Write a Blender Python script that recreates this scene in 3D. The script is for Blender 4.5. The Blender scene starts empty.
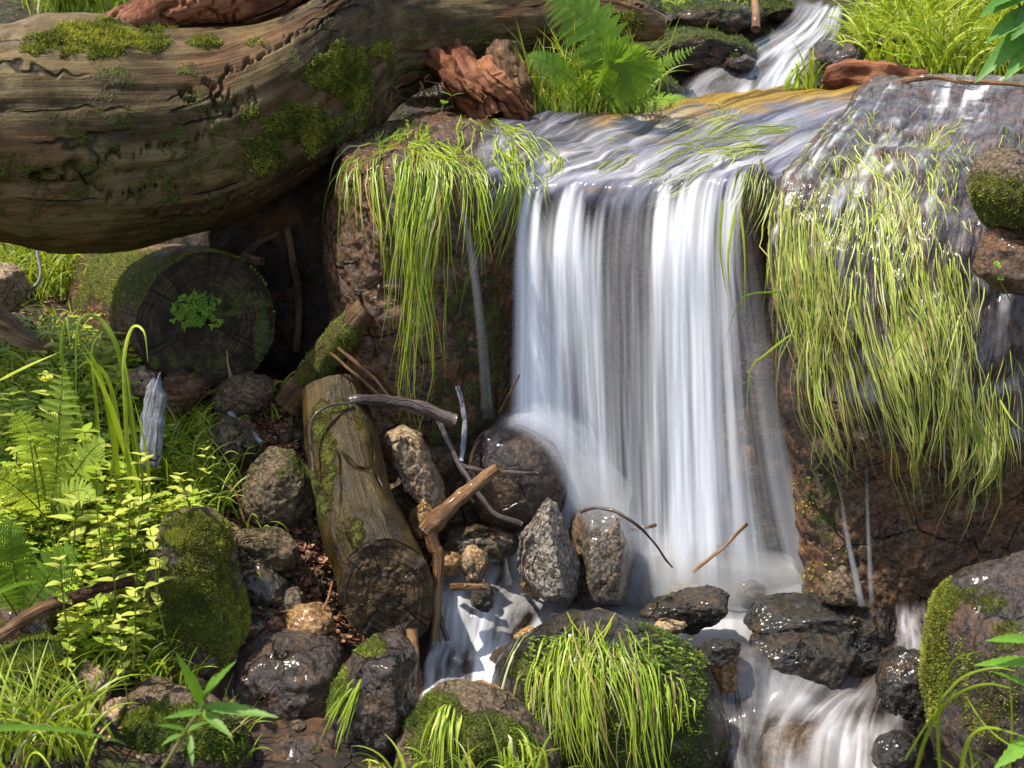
import bpy, bmesh, math, random
import numpy as np
from mathutils import Vector
from mathutils.bvhtree import BVHTree

scene = bpy.context.scene
COL = scene.collection
RAD = math.radians

# ------------------------------------------------------------------ camera
CAM_Z, PITCH, LENS = 1.25, RAD(14.0), 50.0
cam_d = bpy.data.cameras.new('camera')
cam = bpy.data.objects.new('camera', cam_d)
COL.objects.link(cam)
cam.location = (0, 0, CAM_Z)
cam.rotation_euler = (RAD(90) - PITCH, 0, 0)
cam_d.lens = LENS
cam_d.sensor_width = 36.0
cam_d.clip_start = 0.02
cam_d.clip_end = 500
cam_d.dof.use_dof = True
cam_d.dof.focus_distance = 2.75
cam_d.dof.aperture_fstop = 9.0
scene.camera = cam

# ------------------------------------------------------------------ world and sun
SUN_EL, SUN_AZ = 64.0, 248.0            # azimuth clockwise from +Y (camera looks along +Y)
world = bpy.data.worlds.new('World')
scene.world = world
world.use_nodes = True
wn = world.node_tree
sky = wn.nodes.new('ShaderNodeTexSky')
sky.sky_type = 'NISHITA'
sky.sun_disc = False
sky.sun_elevation = RAD(SUN_EL)
sky.sun_rotation = RAD(SUN_AZ)
bg = wn.nodes['Background']
_hs = wn.nodes.new('ShaderNodeHueSaturation')
_hs.inputs['Saturation'].default_value = 0.72
wn.links.new(sky.outputs[0], _hs.inputs['Color'])
wn.links.new(_hs.outputs[0], bg.inputs[0])
bg.inputs[1].default_value = 0.145
sl = bpy.data.lights.new('sun', 'SUN')
sl.energy = 4.1
sl.angle = RAD(0.6)
sl.color = (1.0, 0.93, 0.80)
sun = bpy.data.objects.new('sun', sl)
COL.objects.link(sun)
_sd = Vector((math.sin(RAD(SUN_AZ)) * math.cos(RAD(SUN_EL)), math.cos(RAD(SUN_AZ)) * math.cos(RAD(SUN_EL)), math.sin(RAD(SUN_EL))))
sun.rotation_euler = (-_sd).to_track_quat('-Z', 'Y').to_euler()
sun.location = _sd * 20
scene.view_settings.view_transform = 'Standard'
scene.view_settings.look = 'None'
scene.view_settings.exposure = 1.24
scene.view_settings.gamma = 1.0
scene.render.engine = 'CYCLES'
cy = scene.cycles
cy.use_denoising = True
cy.max_bounces = 8
cy.diffuse_bounces = 3
cy.glossy_bounces = 2
cy.transmission_bounces = 3
cy.transparent_max_bounces = 32
cy.sample_clamp_indirect = 4.0
cy.sample_clamp_direct = 4.0
cy.use_adaptive_sampling = True
cy.adaptive_threshold = 0.02

# ------------------------------------------------------------------ maths helpers
FPX = 1024 * LENS / 36.0
_cp, _sp = math.cos(PITCH), math.sin(PITCH)


def U(px, py, Y):
    """the world point seen at that place of the picture, at the distance Y in front of the camera"""
    a, b = (px - 512) / FPX, (384 - py) / FPX
    dy, dz = _cp + b * _sp, -_sp + b * _cp
    t = Y / dy
    return np.array((a * t, Y, CAM_Z + dz * t))


def Uv(l):
    return np.array([U(*p[:3]) for p in l])


def vnoise(P, seed=0):
    P = np.asarray(P, float)
    i = np.floor(P).astype(np.int64)
    f = P - i
    f = f * f * f * (f * (f * 6 - 15) + 10)
    out = np.zeros(len(P))

    def h(a, b, c):
        n = (a * 73856093) ^ (b * 19349663) ^ (c * 83492791) ^ (seed * 2654435761 % 4294967296)
        n = (n ^ (n >> 13)) * 1274126177 & 0xffffffff
        n = (n ^ (n >> 16)) * 2246822519 & 0xffffffff
        n = n ^ (n >> 13)
        return (n & 0xffff) / 32767.5 - 1
    for dx in (0, 1):
        wx = f[:, 0] if dx else 1 - f[:, 0]
        for dy in (0, 1):
            wy = f[:, 1] if dy else 1 - f[:, 1]
            for dz in (0, 1):
                wz = f[:, 2] if dz else 1 - f[:, 2]
                out += wx * wy * wz * h(i[:, 0] + dx, i[:, 1] + dy, i[:, 2] + dz)
    return out


def fbm(P, octv=4, seed=0, gain=0.5):
    P = np.asarray(P, float)
    s, a, t = 0, 1.0, 0
    for o in range(octv):
        s = s + a * vnoise(P * 2.03 ** o + 17.3 * o, seed + o)
        t += a
        a *= gain
    return s / t * 1.5


def sstep(a, b, x):
    t = np.clip((np.asarray(x, float) - a) / (b - a), 0, 1)
    return t * t * (3 - 2 * t)


def resample(P, n, axis=0):
    P = np.moveaxis(np.asarray(P, float), axis, 0)
    k = len(P)
    t = np.linspace(0, k - 1, n)
    i = np.clip(np.floor(t).astype(int), 0, k - 2)
    f = (t - i).reshape((-1,) + (1,) * (P.ndim - 1))
    Q = np.concatenate([(2 * P[0] - P[1])[None], P, (2 * P[-1] - P[-2])[None]])
    p0, p1, p2, p3 = Q[i], Q[i + 1], Q[i + 2], Q[i + 3]
    r = 0.5 * (2 * p1 + (p2 - p0) * f + (2 * p0 - 5 * p1 + 4 * p2 - p3) * f ** 2 + (3 * p1 - p0 - 3 * p2 + p3) * f ** 3)
    return np.moveaxis(r, 0, axis)


def quad_faces(nu, nv, wrap=False):
    i, j = np.meshgrid(np.arange(nu - 1), np.arange(nv if wrap else nv - 1), indexing='ij')
    i, j = i.ravel(), j.ravel()
    j2 = (j + 1) % nv
    return np.stack([i * nv + j, (i + 1) * nv + j, (i + 1) * nv + j2, i * nv + j2], 1)


def vnormals(V, F):
    a, b, c = V[F[:, 0]], V[F[:, 1]], V[F[:, 2]]
    n = np.cross(b - a, c - a)
    if F.shape[1] == 4:
        n = np.cross(V[F[:, 2]] - a, V[F[:, 3]] - b)
    N = np.zeros_like(V)
    for k in range(F.shape[1]):
        np.add.at(N, F[:, k], n)
    return N / np.maximum(np.linalg.norm(N, axis=1), 1e-12)[:, None]


# ------------------------------------------------------------------ mesh builder
class MB:
    """collects faces (with colour, 'tc' and one float attribute) and links them as ONE mesh object"""

    def __init__(s):
        s.V, s.F, s.C, s.T, s.D, s.M, s.n = [], [], [], [], [], [], 0

    def add(s, V, F, col=(1, 1, 1), tc=None, dens=None, mi=0):
        V = np.asarray(V, float).reshape(-1, 3)
        if not len(V):
            return
        Fs = F if isinstance(F, list) and len(F) and isinstance(F[0], np.ndarray) and F[0].ndim == 2 else [np.asarray(F)]
        for f in Fs:
            s.F.append(f + s.n)
            s.M.append(mi)
        s.V.append(V)
        col = np.asarray(col, float)
        s.C.append(np.broadcast_to(col, (len(V), 3)))
        s.T.append(V if tc is None else np.asarray(tc, float))
        s.D.append(np.zeros(len(V)) if dens is None else np.broadcast_to(np.asarray(dens, float), (len(V),)))
        s.n += len(V)

    def build(s, name, mats, parent=None, smooth=True, label=None, cat=None, group=None, kind=None, origin=None):
        if not s.n:
            return None
        V = np.concatenate(s.V)
        C = np.concatenate(s.C)
        T = np.concatenate(s.T)
        D = np.concatenate(s.D)
        if parent is not None:
            o0 = np.array(wloc(parent))
        elif origin is not None:
            o0 = np.array(origin, float)
        else:
            lo, hi = V.min(0), V.max(0)
            o0 = np.array(((lo[0] + hi[0]) / 2, (lo[1] + hi[1]) / 2, lo[2]))
        me = bpy.data.meshes.new(name)
        me.vertices.add(len(V))
        me.vertices.foreach_set('co', (V - o0).astype(np.float32).ravel())
        nl = sum(f.size for f in s.F)
        nf = sum(len(f) for f in s.F)
        me.loops.add(nl)
        me.polygons.add(nf)
        li = np.concatenate([f.ravel() for f in s.F]).astype(np.int32)
        me.loops.foreach_set('vertex_index', li)
        tot = np.concatenate([np.full(len(f), f.shape[1], np.int32) for f in s.F])
        st = np.concatenate([[0], np.cumsum(tot)[:-1]]).astype(np.int32)
        me.polygons.foreach_set('loop_start', st)
        mats = mats if isinstance(mats, (list, tuple)) else [mats]
        for m in mats:
            me.materials.append(m)
        if len(mats) > 1:
            mi = np.concatenate([np.full(len(f), k, np.int32) for f, k in zip(s.F, s.M)])
            me.polygons.foreach_set('material_index', mi)
        me.update(calc_edges=True)
        a = me.attributes.new('col', 'FLOAT_COLOR', 'POINT')
        a.data.foreach_set('color', np.concatenate([C, np.ones((len(C), 1))], 1).astype(np.float32).ravel())
        a = me.attributes.new('tc', 'FLOAT_VECTOR', 'POINT')
        a.data.foreach_set('vector', T.astype(np.float32).ravel())
        a = me.attributes.new('dens', 'FLOAT', 'POINT')
        a.data.foreach_set('value', D.astype(np.float32))
        me.polygons.foreach_set('use_smooth', np.full(nf, bool(smooth)))
        me.update()
        o = bpy.data.objects.new(name, me)
        COL.objects.link(o)
        if parent is not None:
            o.parent = parent
        else:
            o.location = o0
        tag(o, label, cat, group, kind)
        return o


def wloc(o):
    p = Vector(o.location)
    while o.parent:
        o = o.parent
        p += Vector(o.location)
    return p


def tag(o, label=None, cat=None, group=None, kind=None):
    if label:
        o['label'] = label
    if cat:
        o['category'] = cat
    if group:
        o['group'] = group
    if kind:
        o['kind'] = kind


def empty(name, loc, label, cat, group=None):
    e = bpy.data.objects.new(name, None)
    e.empty_display_size = 0.05
    e.location = tuple(loc)
    COL.objects.link(e)
    tag(e, label, cat, group)
    return e


# ------------------------------------------------------------------ node helpers
class NT:
    def __init__(s, name):
        s.m = bpy.data.materials.new(name)
        s.m.use_nodes = True
        s.t = s.m.node_tree
        s.t.nodes.clear()
        s.out = s.t.nodes.new('ShaderNodeOutputMaterial')

    def n(s, typ, **kw):
        x = s.t.nodes.new(typ)
        for k, v in kw.items():
            setattr(x, k, v)
        return x

    def put(s, sock, v):
        if hasattr(v, 'links') or isinstance(v, bpy.types.NodeSocket):
            s.t.links.new(v, sock)
        elif v is not None:
            if isinstance(v, (tuple, list)) and len(v) == 3 and sock.type == 'RGBA':
                v = (*v, 1)
            sock.default_value = v

    def math(s, op, a, b=None, c=None, clamp=False):
        x = s.n('ShaderNodeMath', operation=op, use_clamp=clamp)
        for i, v in enumerate((a, b, c)):
            s.put(x.inputs[i], v)
        return x.outputs[0]

    def vmath(s, op, a, b):
        x = s.n('ShaderNodeVectorMath', operation=op)
        s.put(x.inputs[0], a)
        s.put(x.inputs[1], b)
        return x.outputs[0]

    def noise(s, vec, scale, detail=4, rough=0.55, dist=0.0):
        x = s.n('ShaderNodeTexNoise')
        s.put(x.inputs['Vector'], vec)
        x.inputs['Scale'].default_value = scale
        x.inputs['Detail'].default_value = detail
        x.inputs['Roughness'].default_value = rough
        x.inputs['Distortion'].default_value = dist
        return x.outputs['Fac']

    def voro(s, vec, scale, feature='F1', out='Distance'):
        x = s.n('ShaderNodeTexVoronoi', feature=feature)
        s.put(x.inputs['Vector'], vec)
        x.inputs['Scale'].default_value = scale
        return x.outputs[out]

    def ramp(s, fac, stops, interp='LINEAR'):
        x = s.n('ShaderNodeValToRGB')
        s.put(x.inputs[0], fac)
        e = x.color_ramp.elements
        x.color_ramp.interpolation = interp
        while len(e) < len(stops):
            e.new(0.5)
        for el, (p, c) in zip(e, stops):
            el.position = p
            el.color = (*c, 1) if isinstance(c, tuple) else (c, c, c, 1)
        return x.outputs[0]

    def sm(s, fac, a, b, lo=0.0, hi=1.0):
        x = s.n('ShaderNodeMapRange', interpolation_type='SMOOTHSTEP')
        s.put(x.inputs[0], fac)
        for i, v in enumerate((a, b, lo, hi)):
            x.inputs[i + 1].default_value = v
        return x.outputs[0]

    def mix(s, fac, a, b, mode='MIX'):
        x = s.n('ShaderNodeMix', data_type='RGBA', blend_type=mode)
        s.put(x.inputs[0], fac)
        s.put(x.inputs[6], a)
        s.put(x.inputs[7], b)
        return x.outputs[2]

    def attr(s, name, out='Fac'):
        x = s.n('ShaderNodeAttribute', attribute_name=name)
        return x.outputs[out]

    def pos(s):
        return s.n('ShaderNodeNewGeometry').outputs['Position']

    def bump(s, h, strength=0.5, dist=0.01, normal=None):
        x = s.n('ShaderNodeBump')
        x.inputs['Strength'].default_value = strength
        x.inputs['Distance'].default_value = dist
        s.put(x.inputs['Height'], h)
        if normal is not None:
            s.put(x.inputs['Normal'], normal)
        return x.outputs[0]

    def bsdf(s, color, rough, normal=None, spec=0.5, coat=0.0, coat_rough=0.1, trans=0.0):
        x = s.n('ShaderNodeBsdfPrincipled')
        s.put(x.inputs['Base Color'], color)
        s.put(x.inputs['Roughness'], rough)
        s.put(x.inputs['Specular IOR Level'], spec)
        s.put(x.inputs['Coat Weight'], coat)
        s.put(x.inputs['Coat Roughness'], coat_rough)
        if normal is not None:
            s.put(x.inputs['Normal'], normal)
        return x.outputs[0]

    def done(s, shader, vol=None):
        if shader is not None:
            s.t.links.new(shader, s.out.inputs['Surface'])
        return s.m


MOSS_A, MOSS_B = (0.022, 0.028, 0.004), (0.11, 0.12, 0.014)


def rock_material(name, dark, mid, light, speck=0.0, rough=(0.3, 0.6), bump=0.8, stain=(0.16, 0.07, 0.02), stain_amt=0.3, wet=0.0, fine=150.0, light_amt=0.5):
    speck, fine = min(.85, speck + .08), fine * .75
    """stone: large patches, mineral grains, rust stains, moss where the 'dens' attribute says so"""
    t = NT(name)
    p = t.pos()
    n1 = t.noise(p, 9, 6, 0.6, 0.3)
    n2 = t.noise(p, 55, 8, 0.7)
    n3 = t.noise(p, fine, 6, 0.7)
    col = t.ramp(n2, [(0.32, dark), (0.5, mid), (0.5 + 0.28 / max(light_amt, .1) * .5, light)])
    col = t.mix(t.sm(n1, 0.35, 0.65), col, t.mix(0.55, col, dark))
    col = t.mix(t.sm(t.noise(p, 24, 6, .65, .5), .42, .62, 0, .55), col, t.mix(1.0, col, (.42, .38, .34), 'MULTIPLY'))
    st = t.math('MULTIPLY', t.sm(t.noise(p, 14, 7, 0.7, 0.6), 0.5, 0.6), min(1.0, stain_amt * 1.25))
    col = t.mix(st, col, stain)
    if speck > 0:
        v = t.voro(p, fine * 1.6, out='Color')
        g = t.n('ShaderNodeSeparateColor')
        t.put(g.inputs[0], v)
        gg = t.math('ADD', t.math('MULTIPLY', g.outputs[0], .62), t.math('MULTIPLY', t.math('SUBTRACT', t.noise(p, fine * 2.6, 3, .8), .3), .95))
        fl = t.ramp(gg, [(0.2, tuple(x * .35 for x in dark)), (0.42, tuple(x * .9 for x in mid)), (0.62, light), (.9, tuple(min(1, x * 1.5) for x in light))])
        col = t.mix(speck, col, fl)
    h = t.math('ADD', t.math('MULTIPLY', n2, 1.0), t.math('MULTIPLY', n3, 0.45))
    h = t.math('ADD', h, t.math('MULTIPLY', t.voro(p, fine * 0.8), 0.28))
    cv = t.vmath('ADD', p, t.vmath('MULTIPLY', t.n('ShaderNodeTexNoise').outputs['Color'], (.05, .05, .05)))
    ce = t.math('SUBTRACT', 1.0, t.sm(t.voro(cv, 11, 'DISTANCE_TO_EDGE'), 0.0, 0.03))
    ce = t.math('MULTIPLY', ce, t.sm(t.noise(p, 9, 3), .48, .58))
    col = t.mix(t.math('MULTIPLY', ce, .7), col, tuple(x * .4 for x in dark))
    h = t.math('SUBTRACT', h, t.math('MULTIPLY', ce, 1.3))
    # moss
    md = t.attr('dens')
    mn = t.noise(p, 240, 4, 0.7)
    mf = t.sm(t.math('ADD', md, t.math('MULTIPLY', t.math('SUBTRACT', t.noise(p, 34, 6, 0.7), 0.5), 1.5)), 0.38, 0.62)
    mcol = t.mix(t.sm(t.math('ADD', t.math('MULTIPLY', mn, .6), t.math('MULTIPLY', t.noise(p, 20, 3), .4)), 0.38, 0.62), MOSS_A, MOSS_B)
    col = t.mix(mf, col, mcol)
    h = t.math('ADD', h, t.math('MULTIPLY', mf, t.math('ADD', t.math('MULTIPLY', mn, 1.6), 0.3)))
    nrm = t.bump(h, min(1.0, bump), 0.009)
    r = t.sm(t.noise(p, 30, 5, 0.6), 0.35, 0.65, rough[0], rough[1])
    rr = t.math('MAXIMUM', r, t.math('MULTIPLY', mf, 0.75))
    ct = t.math('MULTIPLY', t.math('SUBTRACT', 1.0, mf), wet)
    return t.done(t.bsdf(col, rr, nrm, 0.38, ct, 0.12))


def wood_material(name, dark, mid, light, rough=(0.5, 0.8), grain=1.0, bump=0.8, moss=True, red=None, red_amt=0.0, wet=0.0, ring=0.0):
    """wood with its grain along tc.x; tc.yz lie across"""
    t = NT(name)
    tc = t.attr('tc', 'Vector')
    p = t.pos()
    g1 = t.noise(t.vmath('MULTIPLY', tc, (5 * grain, 70 * grain, 70 * grain)), 1.0, 6, 0.65, 0.5)
    g2 = t.noise(t.vmath('MULTIPLY', tc, (2.2 * grain, 16 * grain, 16 * grain)), 1.0, 5, 0.6, 1.0)
    n = t.noise(p, 7, 6, 0.65)
    col = t.ramp(g1, [(0.30, dark), (0.5, mid), (0.72, light)])
    col = t.mix(t.sm(g2, 0.34, 0.64), t.mix(0.45, col, dark), col)
    col = t.mix(t.sm(t.noise(p, 16, 6, .7, .4), .4, .62, 0, .6), col, t.mix(1.0, col, (.5, .42, .3), 'MULTIPLY'))
    col = t.mix(t.math('MULTIPLY', t.sm(n, 0.45, 0.65), 0.5), col, light)
    if red:
        rf = t.math('MULTIPLY', t.sm(t.noise(t.vmath('MULTIPLY', tc, (3, 9, 9)), 1.0, 4, 0.6, 0.4), 0.52, 0.6), red_amt)
        col = t.mix(rf, col, t.mix(t.sm(g1, 0.35, 0.65), tuple(x * .35 for x in red), red))
    crack = t.math('SUBTRACT', 1.0, t.sm(t.voro(t.vmath('ADD', t.vmath('MULTIPLY', tc, (2.2 * grain, 13 * grain, 13 * grain)), t.vmath('MULTIPLY', (1, 1, 1), t.noise(p, 6, 3))), 1.0, 'DISTANCE_TO_EDGE'), 0.0, 0.035))
    crack = t.math('MULTIPLY', crack, t.sm(t.noise(p, 5, 3), 0.5, 0.6))
    col = t.mix(t.math('MULTIPLY', crack, 0.85), col, tuple(x * .25 for x in dark))
    h = t.math('ADD', g1, t.math('MULTIPLY', g2, 0.9))
    h = t.math('SUBTRACT', h, t.math('MULTIPLY', crack, 1.2))
    h = t.math('ADD', h, t.math('MULTIPLY', t.noise(p, 160, 5, 0.7), 0.3))
    rr = t.sm(t.noise(p, 22, 5, 0.6), 0.35, 0.65, rough[0], rough[1])
    ct = wet
    if moss:
        md = t.attr('dens')
        mn = t.noise(p, 240, 4, 0.7)
        mf = t.sm(t.math('ADD', md, t.math('MULTIPLY', t.math('SUBTRACT', t.noise(p, 26, 6, 0.7), 0.5), 1.5)), 0.38, 0.62)
        mcol = t.mix(t.sm(mn, 0.4, 0.6), MOSS_A, MOSS_B)
        col = t.mix(mf, col, mcol)
        h = t.math('ADD', h, t.math('MULTIPLY', mf, t.math('ADD', t.math('MULTIPLY', mn, 1.6), 0.3)))
        rr = t.math('MAXIMUM', rr, t.math('MULTIPLY', mf, 0.75))
        ct = t.math('MULTIPLY', t.math('SUBTRACT', 1.0, mf), wet)
    nrm = t.bump(h, bump, 0.008)
    return t.done(t.bsdf(col, rr, nrm, 0.2, ct, 0.15))


def leaf_material(name, transl=0.45, rough=0.45, gain=1.0, spec=0.35, vary=True):
    t = NT(name)
    c = t.attr('col', 'Color')
    if vary:
        v = t.noise(t.pos(), 60, 3)
        c = t.mix(t.sm(v, 0.3, 0.7, 0.0, 0.45), c, t.mix(1.0, c, (0.55, 0.6, 0.5), 'MULTIPLY'))
    b = t.bsdf(c, rough, None, spec)
    tr = t.n('ShaderNodeBsdfTranslucent')
    t.put(tr.inputs[0], t.mix(1.0, c, (1.25 * gain, 1.15 * gain, 0.45 * gain), 'MULTIPLY'))
    m = t.n('ShaderNodeMixShader')
    m.inputs[0].default_value = transl
    t.t.links.new(b, m.inputs[1])
    t.t.links.new(tr.outputs[0], m.inputs[2])
    return t.done(m.outputs[0])


def water_material(name, su=90.0, sv=2.0, contrast=1.0, gloss=0.0, base=0.0, tint=(0.86, 0.87, 0.92), fine=0.5, body=(0.3, 0.2, 0.08), body_amt=0.0, bump=0.35):
    """moving water: clear film with a glossy surface, white where 'dens' says it is full of air"""
    t = NT(name)
    tc = t.attr('tc', 'Vector')
    d = t.attr('dens')
    s1 = t.noise(t.vmath('MULTIPLY', tc, (su, sv, 1)), 1.0, 3, 0.55, 0.15)
    s2 = t.noise(t.vmath('MULTIPLY', tc, (su * 3.1, sv * 1.3, 1)), 1.0, 2, 0.5)
    st = t.math('ADD', t.math('MULTIPLY', t.math('SUBTRACT', s1, 0.5), 2.6 * contrast), t.math('MULTIPLY', t.math('SUBTRACT', s2, 0.5), fine * contrast))
    al = t.math('MULTIPLY', d, t.math('ADD', 1.0, st), clamp=True)
    dif = t.n('ShaderNodeBsdfDiffuse')
    t.put(dif.inputs[0], tint)
    tl = t.n('ShaderNodeBsdfTranslucent')
    t.put(tl.inputs[0], tint)
    wm = t.n('ShaderNodeMixShader')
    wm.inputs[0].default_value = 0.4
    t.t.links.new(dif.outputs[0], wm.inputs[1])
    t.t.links.new(tl.outputs[0], wm.inputs[2])
    clear = t.n('ShaderNodeBsdfTransparent')
    cl = clear.outputs[0]
    if body_amt > 0:
        bd = t.n('ShaderNodeBsdfDiffuse')
        t.put(bd.inputs[0], t.mix(1.0, t.attr('col', 'Color'), t.mix(t.sm(s1, .36, .64), tuple(x * .45 for x in body), tuple(x * 1.7 for x in body)), 'MULTIPLY'))
        bm = t.n('ShaderNodeMixShader')
        bm.inputs[0].default_value = body_amt
        t.t.links.new(cl, bm.inputs[1])
        t.t.links.new(bd.outputs[0], bm.inputs[2])
        cl = bm.outputs[0]
    if gloss > 0:
        g = t.n('ShaderNodeBsdfGlossy')
        g.inputs['Roughness'].default_value = 0.16
        nrm = t.bump(t.math('ADD', s1, t.math('MULTIPLY', s2, .4)), bump, 0.02)
        t.put(g.inputs['Normal'], nrm)
        fr = t.n('ShaderNodeFresnel')
        fr.inputs[0].default_value = 1.4
        t.put(fr.inputs['Normal'], nrm)
        gm = t.n('ShaderNodeMixShader')
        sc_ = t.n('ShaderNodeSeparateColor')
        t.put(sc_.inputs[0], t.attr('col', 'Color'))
        t.put(gm.inputs[0], t.math('MULTIPLY', t.math('MULTIPLY', fr.outputs[0], gloss, clamp=True), t.sm(sc_.outputs[2], .0, .9, .12, 1.0)))  # gloss cut where the painted gold reflection lies
        t.t.links.new(cl, gm.inputs[1])
        t.t.links.new(g.outputs[0], gm.inputs[2])
        cl = gm.outputs[0]
    m = t.n('ShaderNodeMixShader')
    t.put(m.inputs[0], al)
    t.t.links.new(cl, m.inputs[1])
    t.t.links.new(wm.outputs[0], m.inputs[2])
    tr2 = t.n('ShaderNodeBsdfTransparent')
    m2 = t.n('ShaderNodeMixShader')
    t.put(m2.inputs[0], t.attr('fade_out'))
    t.t.links.new(m.outputs[0], m2.inputs[1])
    t.t.links.new(tr2.outputs[0], m2.inputs[2])
    return t.done(m2.outputs[0])


M = {}
M['ledge'] = rock_material('wet brown boulder stone', (0.010, 0.005, 0.003), (0.062, 0.031, 0.014), (0.20, 0.115, 0.06), 0.2, (0.14, 0.5), 1.2, stain=(0.16, 0.06, 0.016), stain_amt=0.6, wet=0.25, fine=150)
M['granite'] = rock_material('grey granite', (0.014, 0.011, 0.010), (0.065, 0.055, 0.046), (0.25, 0.215, 0.18), 0.6, (0.3, 0.6), 1.0, stain_amt=0.4, fine=170, wet=0.15)
M['granite_wet'] = rock_material('wet granite', (0.012, 0.009, 0.007), (0.045, 0.034, 0.024), (0.18, 0.13, 0.08), 0.4, (0.15, 0.4), 1.0, stain=(0.2, 0.10, 0.03), stain_amt=0.6, fine=170, wet=0.6)
M['black'] = rock_material('wet black stone', (0.002, 0.0017, 0.0014), (0.008, 0.0065, 0.005), (0.042, 0.032, 0.022), 0.25, (0.14, 0.5), 1.1, stain=(0.09, 0.045, 0.008), stain_amt=0.35, wet=0.45, fine=130)
M['tan'] = rock_material('tan stone', (0.07, 0.04, 0.02), (0.24, 0.16, 0.09), (0.5, 0.4, 0.27), 0.3, (0.4, 0.65), 1.0, stain=(0.34, 0.15, 0.03), stain_amt=0.6, fine=150)
M['gold'] = rock_material('golden stone', (0.08, 0.035, 0.01), (0.20, 0.10, 0.03), (0.45, 0.28, 0.11), 0.3, (0.2, 0.5), 1.0, stain=(0.1, 0.04, 0.01), stain_amt=0.5, fine=140, wet=0.4)
M['brown'] = rock_material('brown stone', (0.016, 0.009, 0.005), (0.070, 0.043, 0.022), (0.21, 0.145, 0.085), 0.3, (0.4, 0.7), 1.0, stain=(0.05, 0.05, 0.012), stain_amt=0.5, fine=170)
M['purple'] = rock_material('wet dark grey stone', (0.006, 0.004, 0.003), (0.024, 0.015, 0.012), (0.095, 0.065, 0.05), 0.25, (0.16, 0.55), 1.1, stain=(0.09, 0.04, 0.012), stain_amt=0.6, wet=0.35, fine=150)
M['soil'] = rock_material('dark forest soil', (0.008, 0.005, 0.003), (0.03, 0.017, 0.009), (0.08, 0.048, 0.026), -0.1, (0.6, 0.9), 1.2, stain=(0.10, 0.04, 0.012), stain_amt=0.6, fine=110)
M['log'] = wood_material('old log wood', (0.018, 0.011, 0.004), (0.072, 0.048, 0.017), (0.165, 0.118, 0.05), red=(0.18, 0.06, 0.025), red_amt=0.3, rough=(0.4, 0.75), grain=.8)
M['red_wood'] = wood_material('rotten red wood', (0.035, 0.009, 0.004), (0.15, 0.046, 0.017), (0.30, 0.13, 0.06), moss=False, bump=1.0)
M['bark'] = wood_material('brown bark', (0.02, 0.010, 0.005), (0.09, 0.045, 0.02), (0.22, 0.13, 0.07), grain=2.0, moss=True)
M['wet_log'] = wood_material('wet mossy log wood', (0.006, 0.0035, 0.001), (0.029, 0.018, 0.003), (0.078, 0.048, 0.006), rough=(0.2, 0.5), grain=0.8, bump=0.9, wet=0.0)
M['cut_wood'] = rock_material('dark cut wood', (0.006, 0.003, 0.001), (0.050, 0.026, 0.008), (0.14, 0.078, 0.024), 0.0, (0.2, 0.5), 1.2, stain=(0.05, 0.045, 0.01), stain_amt=0.6, wet=0.4, fine=120)
M['cut_dark'] = rock_material('rotten shaded cut wood', (0.003, 0.002, 0.001), (0.028, 0.018, 0.006), (0.09, 0.058, 0.02), 0.0, (0.7, 0.95), 1.0, stain=(0.03, 0.035, 0.006), stain_amt=0.7, fine=120)


def end_material(name, dark, mid, light, rough):
    """sawn end grain: growth rings round tc.x = 0, radial checks, algal growth where 'dens' says so"""
    t = NT(name)
    p = t.pos()
    tc = t.attr('tc', 'Vector')
    w = t.vmath('ADD', t.vmath('MULTIPLY', tc, (230, 1.2, 1.2)), t.vmath('MULTIPLY', (1, 1, 1), t.noise(p, 16, 4, .6)))
    rg = t.noise(w, 1.0, 4, .6)
    ck = t.sm(t.noise(t.vmath('MULTIPLY', tc, (2, 7, 7)), 1.0, 4, .7), .36, .42)
    pt = t.noise(p, 22, 6, .65, .5)
    col = t.ramp(rg, [(.34, dark), (.5, mid), (.7, light)])
    col = t.mix(t.sm(pt, .38, .62), t.mix(.75, col, dark), col)
    col = t.mix(t.math('SUBTRACT', 1.0, ck), col, tuple(x * .3 for x in dark))
    mf = t.sm(t.math('ADD', t.attr('dens'), t.math('MULTIPLY', t.math('SUBTRACT', t.noise(p, 34, 6, .7), .5), 1.5)), .36, .6)
    col = t.mix(mf, col, t.mix(t.noise(p, 200, 3), MOSS_A, (.07, .085, .012)))
    h = t.math('ADD', t.math('MULTIPLY', rg, .8), t.math('ADD', t.math('MULTIPLY', ck, 1.2), t.math('MULTIPLY', t.noise(p, 120, 6, .7), .9)))
    return t.done(t.bsdf(col, t.sm(pt, .3, .7, rough[1], rough[0]), t.bump(h, .9, .006), .35, 0.0))


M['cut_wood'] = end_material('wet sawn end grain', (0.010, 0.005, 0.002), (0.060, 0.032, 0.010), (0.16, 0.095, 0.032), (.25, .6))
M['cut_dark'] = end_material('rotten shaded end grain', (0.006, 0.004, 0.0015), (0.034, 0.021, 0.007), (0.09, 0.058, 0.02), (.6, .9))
M['twig'] = wood_material('dark twig bark', (0.012, 0.008, 0.007), (0.05, 0.035, 0.032), (0.15, 0.11, 0.10), grain=3, moss=False, rough=(0.2, 0.5), wet=0.4)
M['rust_branch'] = wood_material('rusty brown branch', (0.03, 0.013, 0.005), (0.16, 0.075, 0.03), (0.36, 0.21, 0.10), grain=3, moss=False, rough=(0.3, 0.6), wet=0.2)
M['pale_wood'] = wood_material('bleached grey wood', (0.08, 0.085, 0.10), (0.24, 0.25, 0.29), (0.42, 0.43, 0.48), grain=2.5, moss=False)
M['plank'] = wood_material('old plank wood', (0.06, 0.035, 0.02), (0.22, 0.14, 0.08), (0.40, 0.28, 0.17), grain=2, moss=False)
M['grass'] = leaf_material('grass blade', 0.4, 0.4, 1.0)
M['wetgrass'] = leaf_material('wet grass blade', 0.4, 0.36, 1.0, spec=0.4)
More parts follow.
